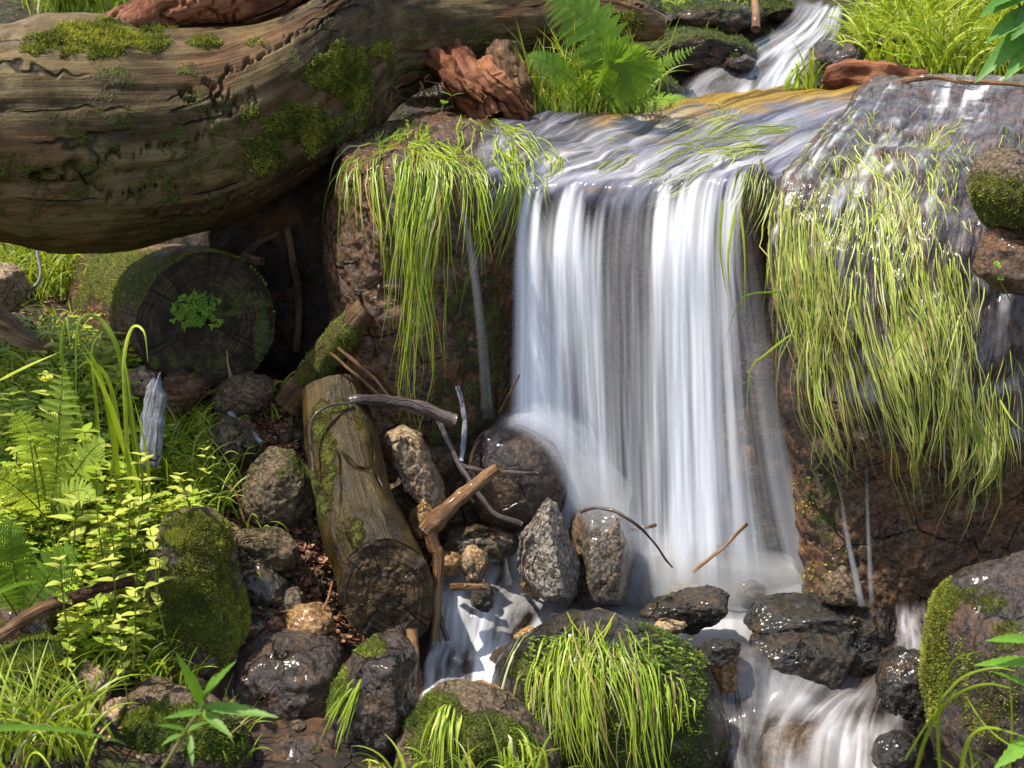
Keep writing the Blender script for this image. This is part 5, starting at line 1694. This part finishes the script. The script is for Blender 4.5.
# right curtain
FR = (-.25, -.55, -1)
curtain(SR.bvh, [(775, 185, 820, 250, 170, .12, .46, (0, -.5, -1)), (775, 160, 960, 330, 480, .03, .12), (830, 150, 940, 240, 330, .06, .22, FR), (790, 250, 870, 300, 60, .2, .5), (880, 240, 960, 330, 240, .06, .24, (.1, -.5, -1)), (800, 240, 960, 330, 90, .06, .16), (800, 300, 850, 330, 26, .3, .46), (870, 320, 900, 345, 20, .3, .42), (960, 430, 1000, 450, 60, .14, .24), (790, 330, 960, 370, 34, .22, .40),
                 (850, 115, 960, 160, 200, .05, .14, FR), (960, 120, 1030, 170, 60, .05, .12, FR), (930, 330, 975, 380, 90, .12, .28, (.1, -.3, -1)), (955, 400, 1005, 440, 110, .08, .24, (.05, -.2, -1)),
                 (880, 330, 920, 360, 40, .12, .30), (945, 240, 975, 330, 50, .1, .2, (.2, -.4, -1)), (975, 350, 1015, 400, 40, .06, .12, (.1, -.3, -1))],
        'hanging_grass', 'great curtain of pale green grass combed downward over the sloping right boulder', 5, wob=.5, straw=.28, g=PALE * np.array((1.1, 1.1, .8)), jit=.08, cs=8, lift=(.001, .006), width=(.0012, .0032), stick=.45, bright=1.08)
# loose tips arching off the curtain edge into the fall
r = np.random.default_rng(9)
mb = MB()
for pts, w in [([(780, 292, 2.62), (752, 294, 2.60), (738, 305, 2.60), (722, 350, 2.60)], .004), ([(790, 335, 2.60), (765, 355, 2.58), (750, 372, 2.57), (746, 430, 2.57)], .005), ([(735, 210, 2.80), (728, 260, 2.76), (732, 310, 2.75)], .006), ([(722, 200, 2.82), (720, 250, 2.78), (728, 300, 2.76)], .006),
               ([(1000, 400, 2.48), (1012, 420, 2.46), (1024, 432, 2.46)], .004), ([(930, 300, 2.55), (905, 340, 2.5), (880, 372, 2.48)], .004), ([(740, 205, 2.80), (745, 260, 2.77), (744, 330, 2.75)], .005)]:
    ribbon(mb, pathU(pts, 16), w, gcol(r, .0), (0, .6))
mb.build('grass_blades', M['wetgrass'], kind='stuff', label='single loose grass tips arching off the curtain edge toward the fall', cat='grass')

# grass and moss over the central mound and its neighbours
MV, MF = ST['mound'][1], ST['mound'][2]
mbvh = merge_bvh(MV, MF)
curtain(mbvh, [(530, 640, 650, 665, 130, .06, .30), (535, 660, 650, 720, 130, .04, .18), (575, 622, 640, 645, 60, .08, .28), (530, 650, 590, 700, 90, .03, .12), (640, 640, 700, 720, 30, .04, .14)],
        'hanging_grass', 'bright grass hanging down the rounded stone at bottom centre', 7, wob=.5, lift=(.003, .020), width=(.0014, .0034), bright=1.05, straw=.2, stick=.2, mat='grass', jit=.16, cs=9)
M2 = merge_bvh(ST['mound2'][1], ST['mound2'][2])
curtain(M2, [(440, 705, 475, 720, 40, .06, .12), (505, 730, 540, 750, 20, .04, .09)], 'hanging_grass', 'short grass hanging down the bottom moss cap', 8, mat='grass', wob=.2, bright=1.1)
M3 = merge_bvh(ST['slab'][1], ST['slab'][2])
curtain(M3, [(340, 675, 362, 700, 36, .05, .12, (-.4, -.3, -1))], 'hanging_grass', 'small tassel of grass on the dark slab', 9, mat='grass', wob=.2)


# ------------------------------------------------------------------ leaves
def leafgeo(base, d, up, L, W, droop=.25, fold=.25, n=7, tipw=1.0, serr=0.0, m=5):
    """pointed oval leaf with a folded midrib; m columns across"""
    d = np.array(d, float)
    d /= np.linalg.norm(d)
    s = np.cross(d, up)
    s /= max(np.linalg.norm(s), 1e-6)
    u = np.cross(s, d)
    t = np.linspace(0, 1, n)
    w = W / 2 * (np.sin(np.pi * t ** .75) ** .85 * (1 - .25 * t) + .02)
    mid = np.array(base) + d * (t * L)[:, None] - u * (droop * L * t ** 2)[:, None]
    V = []
    cs = np.linspace(-1, 1, m)
    for c in cs:
        ww = w.copy()
        if serr and abs(c) == 1:
            ww = ww * (1 + serr * (np.arange(n) % 2 * 2 - 1))
        V.append(mid + s * (c * ww)[:, None] + u * (abs(c) * ww * fold)[:, None] - d * (abs(c) * ww * 0.1)[:, None])
    return np.concatenate(V), np.concatenate([quad_faces(2, n) + n * k for k in range(m - 1)])


def arch(p, az, L, lean0=.25, lean1=1.9, n=12, curve=1.6):
    """blade that rises, leans over in the direction az and falls"""
    t = np.linspace(0, 1, n)
    a = lean0 + (lean1 - lean0) * t ** curve
    st = L / (n - 1)
    h = np.cumsum(np.sin(a) * st) - np.sin(a[0]) * st
    z = np.cumsum(np.cos(a) * st) - np.cos(a[0]) * st
    return np.array(p) + np.stack([h * math.cos(az), h * math.sin(az), z], 1)


def tuft_blades(mb, p, n, r, L=(.08, .2), w=(.003, .006), spread=.02, lean=(.1, .5), lean1=(.8, 2.2), g=None, straw=.06, bright=1.0, az=None):
    for k in range(n):
        q = np.array(p) + np.array((r.normal(0, spread), r.normal(0, spread), -.004))
        a = r.uniform(0, 2 * math.pi) if az is None else az + r.normal(0, .7)
        P = arch(q, a, r.uniform(*L), r.uniform(*lean), r.uniform(*lean1))
        ribbon(mb, P, r.uniform(*w), gcol(r, straw, g, bright), (r.normal(0, .4), r.normal(0, .6)), face=(math.cos(a) * .3, -1, .6))


def ground_grass(name, label, areas, seed, bvh=None, g=None, bright=1.0, mat='grass', **kw):
    r = np.random.default_rng(seed)
    mb = MB()
    for (x0, y0, x1, y1, n, L, w) in areas:
        for k in range(n):
            p, nn = hit(bvh or GBVH, r.uniform(x0, x1), r.uniform(y0, y1))
            if p is None:
                continue
            tuft_blades(mb, p, int(r.integers(4, 9)), r, L, w, g=g, bright=bright, **kw)
    return mb.build(name, M[mat], kind='stuff', label=label, cat='grass')


ground_grass('grass', 'bright thick grass bank at the top right corner', [(860, 30, 1024, 76, 330, (.08, .22), (.004, .008)), (862, 0, 1024, 40, 170, (.1, .24), (.005, .009)), (940, 40, 1024, 74, 60, (.1, .2), (.005, .008))], 11, g=GREENS * np.array((1.15, 1.1, .9)))
ground_grass('grass', 'sunlit grass behind the great log at the top left', [(40, 0, 130, 18, 90, (.1, .25), (.005, .008))], 12)
ground_grass('grass', 'lit grass seen under the great log at the left', [(5, 262, 90, 300, 110, (.10, .20), (.003, .006))], 13)
ground_grass('grass', 'sparse grass and moss tufts on the dark slope left of the upper cascade', [(560, 0, 750, 60, 60, (.05, .14), (.004, .007)), (600, 60, 700, 95, 26, (.05, .14), (.003, .006)), (840, 60, 880, 90, 14, (.04, .10), (.004, .007))], 14, bright=.9)
ground_grass('grass', 'fresh grass growing through the green plants of the left bank', [(0, 330, 130, 420, 90, (.05, .13), (.002, .005)), (0, 420, 200, 560, 120, (.05, .13), (.002, .004)), (150, 430, 225, 520, 50, (.06, .14), (.003, .005)), (90, 560, 160, 680, 70, (.05, .12), (.002, .004)), (130, 620, 180, 690, 30, (.06, .13), (.002, .004))], 15)
ground_grass('grass', 'pale spindly grass tufts on the litter around the wet log', [(275, 395, 295, 430, 5, (.06, .11), (.003, .005)), (255, 500, 262, 540, 3, (.05, .10), (.002, .004)), (205, 440, 220, 500, 6, (.06, .12), (.003, .005)), (255, 560, 262, 580, 2, (.05, .09), (.002, .004))], 16)
ground_grass('grass', 'dark foreground grass blades in the bottom left corner', [(0, 735, 90, 768, 26, (.10, .20), (.003, .006)), (180, 740, 240, 768, 10, (.06, .14), (.003, .005))], 17, bright=.9)


def place_tuft(name, label, spots, seed, **kw):
    """a single clump of grass one could pull up"""
    r = np.random.default_rng(seed)
    mb = MB()
    for (px, py, Y, n) in spots:
        tuft_blades(mb, U(px, py, Y), n, r, **kw)
    return mb.build(name, M['grass'], label=label, cat='grass tuft')


place_tuft('grass_tuft', 'tall clump of grass beneath the fern on the boulder top', [(x, 112 + (x % 3), 3.34, 20) for x in range(536, 652, 7)], 21, L=(.07, .24), w=(.003, .006), spread=.018, lean=(0, .4), lean1=(.3, 2.0))
place_tuft('grass_tuft', 'small clump of broad blades by the bark piece on the boulder top', [(795, 92, 3.6, 10), (815, 92, 3.6, 7)], 22, L=(.06, .15), w=(.006, .012), spread=.02, lean=(0, .5), lean1=(.3, 1.6))
# the big arching blades at the left bank
BIG = [[(96, 470, 2.42), (80, 420, 2.40), (62, 360, 2.38), (66, 318, 2.38), (70, 345, 2.36)], [(140, 500, 2.42), (132, 420, 2.38), (118, 350, 2.36), (98, 318, 2.36), (78, 325, 2.34), (76, 400, 2.33)],
       [(130, 500, 2.42), (126, 420, 2.38), (124, 360, 2.36), (132, 328, 2.36), (144, 332, 2.34), (148, 362, 2.33)], [(120, 500, 2.40), (112, 430, 2.36), (98, 370, 2.34), (80, 340, 2.32)], [(140, 495, 2.40), (122, 440, 2.36), (104, 390, 2.33), (84, 352, 2.30)],
       [(146, 495, 2.40), (136, 440, 2.38), (128, 380, 2.36), (122, 346, 2.36)], [(110, 480, 2.42), (118, 430, 2.40), (108, 380, 2.38), (90, 362, 2.36), (72, 372, 2.34)], [(150, 500, 2.40), (146, 450, 2.38), (134, 400, 2.36)],
       [(100, 460, 2.42), (96, 400, 2.4), (92, 350, 2.4), (104, 330, 2.4)], [(0, 380, 2.4), (30, 365, 2.36), (60, 352, 2.34)]]
mb = MB()
r = np.random.default_rng(31)
for k, b in enumerate(BIG):
    ribbon(mb, pathU(b, 26), (.008, .010, .008, .011, .013, .006, .009, .006, .006, .006)[k], gcol(r, 0, GREENS[1:], 1.0), (r.normal(0, .3), r.normal(0, .5)), face=(.2, -1, .4))
mb.build('grass_tuft', M['grass'], label='tall clump of broad arching grass blades beside the grey blue stake', cat='grass tuft')
# long arching blades bottom right
BR_ = [[(912, 790, 1.75), (925, 740, 1.74), (950, 700, 1.72), (990, 684, 1.70), (1040, 700, 1.68)], [(944, 800, 1.74), (938, 740, 1.73), (942, 690, 1.72), (955, 660, 1.71), (985, 650, 1.70)], [(960, 800, 1.72), (965, 750, 1.70), (985, 728, 1.69), (1030, 738, 1.68)],
       [(940, 700, 1.73), (965, 676, 1.72), (1000, 668, 1.70), (1035, 678, 1.69)], [(985, 790, 1.74), (978, 750, 1.74), (1000, 720, 1.74)], [(905, 760, 1.76), (930, 720, 1.75), (958, 690, 1.74)], [(1008, 800, 1.74), (1012, 720, 1.74), (1008, 670, 1.74)],
       [(968, 700, 1.74), (985, 725, 1.73), (1010, 745, 1.72), (1040, 752, 1.7)], [(975, 800, 1.8), (972, 760, 1.8), (965, 735, 1.8)]]
mb = MB()
for k, b in enumerate(BR_):
    ribbon(mb, pathU(b, 26), (.006, .005, .007, .0035, .004, .0035, .004, .003, .005)[k], gcol(r, 0, GREENS[:3], .9), (r.normal(0, .2), r.normal(0, .4)), face=(.1, -1, .5))
for k in range(14):
    p = U(r.uniform(950, 1020), 800, r.uniform(1.75, 1.9))
    ribbon(mb, arch(p, r.uniform(0, 6.28), r.uniform(.05, .10), .1, r.uniform(.5, 1.4)), .004, gcol(r, .1, None, .9))
mb.build('grass_tuft', M['grass'], label='long thin arching blades in the bottom right foreground', cat='grass tuft')
# bottom centre blades
mb = MB()
for k in range(60):
    p = U(r.uniform(370, 560), r.uniform(775, 800), r.uniform(1.88, 1.98))
    a = r.uniform(0, 6.28)
    ribbon(mb, arch(p, a, r.uniform(.05, .12), .1, r.uniform(.6, 2.2)), r.uniform(.003, .006), gcol(r, .05), (r.normal(0, .4), 0))
mb.build('grass_tuft', M['grass'], label='row of bright blades rising from the bottom edge below the moss cap', cat='grass tuft')


# ------------------------------------------------------------------ ferns
def frond(parent, path, width, r, npin=22, col=(0.17, 0.30, 0.03), face=(0, -1, .4), bare=.12, name='frond'):
    P = resample(np.array(path), 60)
    T = np.gradient(P, axis=0)
    T /= np.linalg.norm(T, axis=1)[:, None]
    f = np.array(face, float)
    f /= np.linalg.norm(f)
    mb = MB()
    V, Fs, tc = tube(P, np.linspace(.0018, .0005, 60), 5)
    mb.add(V, Fs, np.array((0.20, 0.24, 0.04)), tc=tc)
    for k in range(npin):
        t = bare + (1 - bare) * (k + .3) / npin
        i = min(58, int(t * 59))
        p, d = P[i], T[i]
        s = np.cross(d, f)
        s /= np.linalg.norm(s)
        L = width * (math.sin(math.pi * min(1, (t - bare) / (1 - bare) * .88 + .16)) ** .8)
        for sg in (-1, 1):
            dd = s * sg + d * .38 + r.normal(0, .06, 3)
            dd /= np.linalg.norm(dd)
            c = np.array(col) * r.uniform(.8, 1.2)
            # pinna with small lobes on both sides
            q = max(4, int(L / .0042))
            nrm = np.cross(dd, d) * sg
            nrm = nrm / np.linalg.norm(nrm)
            cs = np.cross(nrm, dd)
            for j in range(q):
                u = (j + .5) / q
                wl = L * .16 * (1 - u ** 1.6) + .0008
                b0 = p + dd * (u * L) - f * 0 - np.array((0, 0, 1)) * (L * .22 * u * u)
                for s2 in (-1, 1):
                    l = cs * s2 + dd * .35
                    w2 = dd * (L / q * .46)
                    Vq = np.array([b0 - w2, b0 + w2, b0 + l * wl + w2 * .6, b0 + l * wl * 1.12, b0 + l * wl - w2 * .9])
                    Vq[2:] += nrm * wl * .12
                    mb.add(Vq, [np.array([[0, 1, 2, 3, 4]])], c)
    return mb.build(name, M['leaf'], parent, smooth=False)


def fern(label, root, tips, width, seed, col=(0.17, 0.30, 0.03), npin=22):
    r = np.random.default_rng(seed)
    e = empty('fern', U(*root), label, 'fern')
    for k, (pts, w) in enumerate(tips):
        frond(e, pathU([root] + pts, 30), w * width, r, npin, col)
    return e


fern('bright green fern rising above the clump of grass on the boulder top', (598, 112, 3.34), [
    ([(612, 70, 3.30), (596, 30, 3.28), (566, 2, 3.26), (545, -14, 3.25)], 1.0), ([(640, 80, 3.28), (670, 60, 3.24), (702, 44, 3.2)], .30), ([(570, 78, 3.26), (545, 62, 3.22), (522, 56, 3.2)], .5),
    ([(618, 78, 3.26), (610, 56, 3.2), (598, 44, 3.14)], .8), ([(628, 84, 3.24), (634, 62, 3.2), (630, 42, 3.16)], .8), ([(650, 100, 3.28), (672, 100, 3.22), (690, 98, 3.18)], .3)], .085, 51)
fern('pale green fern among the left bank plants', (48, 520, 2.30), [
    ([(56, 470, 2.28), (60, 410, 2.26), (64, 356, 2.26)], 1.0), ([(40, 470, 2.26), (28, 430, 2.22), (10, 405, 2.2)], .8), ([(70, 480, 2.24), (92, 450, 2.2), (108, 440, 2.18)], .8), ([(30, 500, 2.24), (5, 480, 2.2), (-20, 478, 2.16)], .8),
    ([(60, 500, 2.2), (80, 490, 2.14), (96, 500, 2.10)], .7)], .045, 52, (0.32, 0.42, 0.06), 20)
fern('smaller fern low on the left bank near the edge', (20, 620, 2.16), [
    ([(16, 580, 2.14), (10, 540, 2.12), (14, 510, 2.12)], 1.0), ([(40, 590, 2.12), (60, 560, 2.10), (80, 550, 2.08)], 1.0), ([(0, 590, 2.12), (-20, 570, 2.10), (-40, 566, 2.08)], .9)], .045, 53, (0.12, 0.22, 0.02), 18)


# ------------------------------------------------------------------ leafy plants
def leafy(name, label, stem, leaves, r, stemr=.0022, cat='plant', col=(0.17, 0.29, 0.035), droop=.25, serr=0.0, tip=True):
    """stem points (px, py, Y) and leaf whorls (t along the stem, length, width, number)"""
    P = pathU(stem, 40)
    e = empty(name, P[0], label, cat)
    V, Fs, tc = tube(P, np.linspace(stemr, stemr * .55, 40), 7)
    mb = MB()
    mb.add(V, Fs, np.array((0.20, 0.22, 0.06)), tc=tc)
    mb.build('stem', M['leaf'], e)
    T = np.gradient(P, axis=0)
    T /= np.linalg.norm(T, axis=1)[:, None]
    for (t, L, W, n) in leaves:
        i = min(39, int(t * 39))
        ph = r.uniform(0, math.pi)
        for k in range(n):
            a = ph + 2 * math.pi * k / n + r.normal(0, .2)
            d = np.array((math.cos(a), math.sin(a) * .8, r.uniform(.15, .6)))
            l = L * r.uniform(.8, 1.15)
            V, F = leafgeo(P[i], d, (0, 0, 1), l, W * r.uniform(.85, 1.1), droop * r.uniform(.6, 1.5), .22, 15 if serr else 8, serr=serr)
            V = np.concatenate([V])
            mb = MB()
            mb.add(V, F, np.array(col) * r.uniform(.85, 1.2))
            mb.build('leaf', M['leaf'], e)
    return e


r = np.random.default_rng(61)
LP = [  # px, py of the top; base offset; leaf size
    (85, 432, 2.22, .052, .036), (96, 470, 2.18, .050, .034), (76, 500, 2.14, .05, .030), (130, 500, 2.16, .042, .026), (150, 530, 2.12, .036, .022), (60, 560, 2.08, .034, .022), (110, 560, 2.08, .036, .022),
    (160, 560, 2.12, .034, .02), (30, 440, 2.2, .044, .028), (12, 395, 2.3, .04, .022), (180, 475, 2.3, .032, .018), (140, 455, 2.3, .036, .022), (45, 375, 2.35, .044, .022), (120, 620, 2.0, .03, .018), (96, 600, 2.02, .032, .018), (135, 590, 2.05, .03, .018),
    (205, 450, 2.5, .028, .015), (190, 500, 2.42, .028, .016), (70, 640, 1.98, .026, .015), (110, 525, 2.15, .034, .02)]
where = ['with the largest pale leaves, high on the left bank', 'broad leaved, just below the largest pale one', 'left of centre in the left bank', 'right of the broad leaved ones, below the stake', 'low below the foot of the stake', 'small, in the lower part of the left bank',
         'small, over the pale spindly grass', 'against the top of the tall mossy boulder', 'at the left edge level with the stake top', 'near the plank at the left edge', 'just right of the grey blue stake', 'just left of the stake foot', 'with narrow leaves under the plank', 'lowest, in front of the brook stick', 'above the brook stick',
         'beside the left flank of the tall mossy boulder', 'on the litter edge right of the stake', 'between stake and tall mossy boulder', 'by the mossy stone at the left edge', 'in the middle of the left bank']
for (px, py, Y, L, W), wh in zip(LP, where):
    L, W = L * 1.0, W * 1.0
    b = (px + r.uniform(-12, 12), py + r.uniform(60, 90), Y + .03)
    leafy('leafy_plant', 'leafy plant ' + wh, [b, ((px + b[0]) / 2 + r.uniform(-5, 5), (py + b[1]) / 2, Y + .02), (px, py, Y)],
          [(.45, L * .8, W * .8, 2), (.7, L, W, 2), (.9, L * .9, W * .9, 2), (1, L * .5, W * .45, 3)], r, .0016, col=(0.46, 0.50, 0.10) if r.random() < .65 else (0.26, 0.34, 0.03))
# foreground plant and leaves
leafy('young_plant', 'out of focus young plant with toothed leaves in the bottom left foreground', [(140, 800, 1.42), (165, 765, 1.42), (186, 730, 1.42), (203, 706, 1.42)],
      [(.62, .03, .012, 2)], r, .0026, col=(0.13, 0.24, 0.03), serr=.12)
pl = [o for o in bpy.data.objects if o.name.startswith('young_plant')][0]
for (x0, y0, x1, y1, w) in [(203, 706, 180, 655, .014), (203, 706, 275, 712, .016), (203, 700, 228, 660, .014), (203, 712, 165, 715, .010), (203, 712, 232, 735, .012), (186, 730, 160, 722, .008), (190, 735, 192, 765, .008), (203, 700, 210, 672, .009)]:
    a, b = U(x0, y0, 1.42), U(x1, y1, 1.39)
    V, F = leafgeo(a, b - a, (0, -.5, .8), np.linalg.norm(b - a), w, .12, .25, 17, serr=.12)
    mb = MB()
    mb.add(V, F, (0.13, 0.26, 0.03))
    mb.build('leaf', M['leaf'], pl)
for nm, lb, pts, w, c in [('long_leaf', 'large toothed leaf lying out of focus across the bottom left corner', [(-40, 736, 1.24), (10, 730, 1.22), (70, 732, 1.21), (120, 742, 1.21)], .024, (0.16, 0.33, 0.09)),
                          ('long_leaf', 'thin pointed leaf entering from the left edge above the brook stick', [(-30, 600, 1.5), (0, 592, 1.48), (22, 584, 1.47), (42, 582, 1.47)], .014, (0.13, 0.25, 0.05))]:
    P = pathU(pts, 24)
    ax = np.linspace(0, 1, 24)
    ww = w / 2 * (np.sin(np.pi * np.clip(ax * .62 + .38, 0, 1)) ** .7 + .02) * (1 + .07 * (np.arange(24) % 2 * 2 - 1))
    s = np.array((.1, -.75, .65))
    u = np.array((0, .65, .75))
    V = np.concatenate([P + s * (c_ * ww)[:, None] + u * (abs(c_) * ww * .2)[:, None] for c_ in (-1, -.5, 0, .5, 1)])
    F = np.concatenate([quad_faces(2, 24) + 24 * k for k in range(4)])
    mb = MB()
    mb.add(V, F, c)
    mb.build(nm, M['leaf'], label=lb, cat='leaf')
e = leafy('nettle', 'nettle with toothed leaves at the right edge in front of the mossy boulder', [(1040, 800, 1.7), (1036, 720, 1.7), (1034, 640, 1.7)], [(.2, .03, .014, 2)], r, .003, col=(0.14, 0.30, 0.03), serr=.12)
for (x0, y0, x1, y1, w) in [(1034, 640, 990, 636, .016), (1036, 662, 978, 660, .018), (1036, 690, 1000, 668, .012), (1038, 735, 996, 765, .026), (1038, 700, 1060, 690, .02), (1034, 645, 1060, 630, .02)]:
    a, b = U(x0, y0, 1.70), U(x1, y1, 1.66)
    V, F = leafgeo(a, b - a, (0, -.5, .8), np.linalg.norm(b - a), w, .12, .25, 17, serr=.12)
    mb = MB()
    mb.add(V, F, (0.16, 0.33, 0.03))
    mb.build('leaf', M['leaf'], e)
e = leafy('leafy_plant', 'big leaved green plant hanging in at the top right corner', [(1050, 60, 2.9), (1035, 30, 2.88), (1010, -10, 2.86)], [(.3, .10, .05, 2)], r, .004, col=(0.10, 0.24, 0.03))
for (x0, y0, x1, y1, w) in [(1030, -10, 985, 5, .05), (1035, 10, 992, 30, .05), (1040, 20, 978, 70, .05), (1045, 0, 1015, 30, .055), (1045, 30, 1008, 70, .05), (1020, -14, 995, -2, .05)]:
    a, b = U(x0, y0, 2.88), U(x1, y1, 2.8)
    V, F = leafgeo(a, b - a, (0, -.6, .7), np.linalg.norm(b - a), w, .2, .2, 15, serr=.05)
    mb = MB()
    mb.add(V, F, np.array((0.08, 0.20, 0.03)) * r.uniform(.8, 1.3))
    mb.build('leaf', M['leaf'], e)
e = leafy('leafy_plant', 'sprig of green leaves on the twig at the right edge', [(1010, 300, 2.40), (1000, 280, 2.40), (996, 262, 2.40)], [(.5, .02, .012, 2), (.9, .02, .012, 2)], r, .0014, col=(0.16, 0.3, 0.03))
e = leafy('leafy_plant', 'broad leaf shoot standing on the right bank top left of the grass bank', [(905, 76, 3.6), (898, 64, 3.58), (894, 56, 3.56)], [(.4, .06, .022, 2), (1, .07, .022, 2)], r, .003, col=(0.2, 0.34, 0.04))
e = leafy('leafy_plant', 'little sprig of leaves in the hollow of the torn root', [(440, 118, 3.1), (444, 104, 3.1), (452, 96, 3.1)], [(.5, .03, .014, 2), (1, .035, .014, 2)], r, .0014, col=(0.14, 0.28, 0.03))


# ------------------------------------------------------------------ clover and small leaved ground cover
def cover(name, label, areas, seed, size=(.004, .009), cols=None, bvh=None, lift=(.002, .03), lobes=1, cat='ground cover', wall=False):
    r = np.random.default_rng(seed)
    cols = cols or [(0.10, 0.18, 0.015), (0.22, 0.31, 0.02), (0.36, 0.42, 0.03), (0.48, 0.50, 0.05)]
    mb = MB()
    for (x0, y0, x1, y1, n) in areas:
        for k in range(n):
            x, y = r.uniform(x0, x1), r.uniform(y0, y1)
            if not wall and fbm(np.array([[x / 40, y / 30, seed]]), 2, seed)[0] < -.35:
                continue
            p, nn = hit(bvh or GBVH, x, y)
            if p is None:
                continue
            nn = nn if nn[1] < .3 else -nn
            c = np.array(cols[r.integers(len(cols))]) * r.uniform(.8, 1.2)
            q = p + np.array((0, -.2, 1)) * r.uniform(*lift)
            ph = r.uniform(0, 6.28)
            for l in range(lobes):
                a = ph + l * 6.283 / max(lobes, 1)
                d = np.array((math.cos(a), math.sin(a) * .8, r.uniform(-.1, .35)))
                if wall:
                    d = np.array((math.cos(a), -.2, math.sin(a)))
                V, F = leafgeo(q, d, (0, -1, .2) if wall else (0, -.3, 1), r.uniform(*size), r.uniform(*size) * .8, .2, .2, 4, m=3)
                mb.add(V, F, c)
    return mb.build(name, M['leaf'], kind='stuff', label=label, cat=cat)


cover('ground_cover', 'dense mat of tiny bright green leaves on the left bank', [(0, 345, 150, 480, 3400), (0, 470, 215, 600, 5200), (60, 590, 165, 690, 2400), (165, 430, 235, 520, 900)], 71, lobes=2, size=(.006, .013), lift=(.004, .05))
cover('ground_cover', 'taller pale leaves catching the sun over the left bank', [(0, 350, 140, 480, 800), (0, 460, 200, 600, 1300), (70, 540, 165, 680, 700)], 77, lobes=3, size=(.010, .019), lift=(.02, .10), cols=[(0.38, 0.46, 0.05), (0.52, 0.54, 0.09), (0.26, 0.38, 0.03)])
cover('clover', 'round leaved clover patch in the lower middle of the left bank', [(10, 530, 100, 600, 700)], 72, size=(.006, .011), lobes=3, cols=[(0.06, 0.16, 0.02), (0.10, 0.22, 0.02)])
EB = [o for o in bpy.data.objects if o.name.startswith('cut_end')][0]
_me = EB.data
_ev = np.array([np.array(v.co) for v in _me.vertices]) + np.array(wloc(EB))
_ef = np.array([list(p.vertices) for p in _me.polygons if len(p.vertices) == 4])
cover('clover', 'little bright clover sprig growing on the dark cut end', [(174, 306, 214, 333, 70), (184, 302, 206, 336, 50), (172, 316, 178, 326, 4), (216, 330, 222, 334, 3), (218, 308, 222, 312, 2)], 73, size=(.006, .010), lobes=3, wall=True, bvh=merge_bvh(_ev, _ef), lift=(.012, .024), cols=[(0.15, 0.27, 0.01), (0.09, 0.19, 0.01)])
cover('ground_cover', 'small bright leaves at the foot of the bark piece', [(845, 64, 905, 84, 160)], 74, size=(.012, .022), lobes=2)
cover('ground_cover', 'tiny leaves and moss at the right edge of the main fall', [(786, 480, 815, 600, 160), (820, 560, 850, 600, 60)], 75, bvh=SR.bvh, size=(.004, .007))

cover('ground_cover', 'tiny bright leaves growing among the hanging grass of the bottom centre stone', [(525, 640, 640, 760, 600), (640, 640, 700, 740, 200)], 76, cols=[(0.06, 0.12, 0.01), (0.12, 0.20, 0.02), (0.2, 0.28, 0.03)], bvh=mbvh, size=(.004, .008), lobes=2, lift=(.003, .016))

curtain(SR.bvh, [(800, 118, 880, 160, 60, .04, .12, (-.6, -.6, -.6))], 'trailing_grass', 'short wet grass straggling along the seam at the top of the right boulder', 12, wob=.5, g=PALE, jit=.12, cs=8, lift=(.001, .006), stick=.4, width=(.0014, .003))
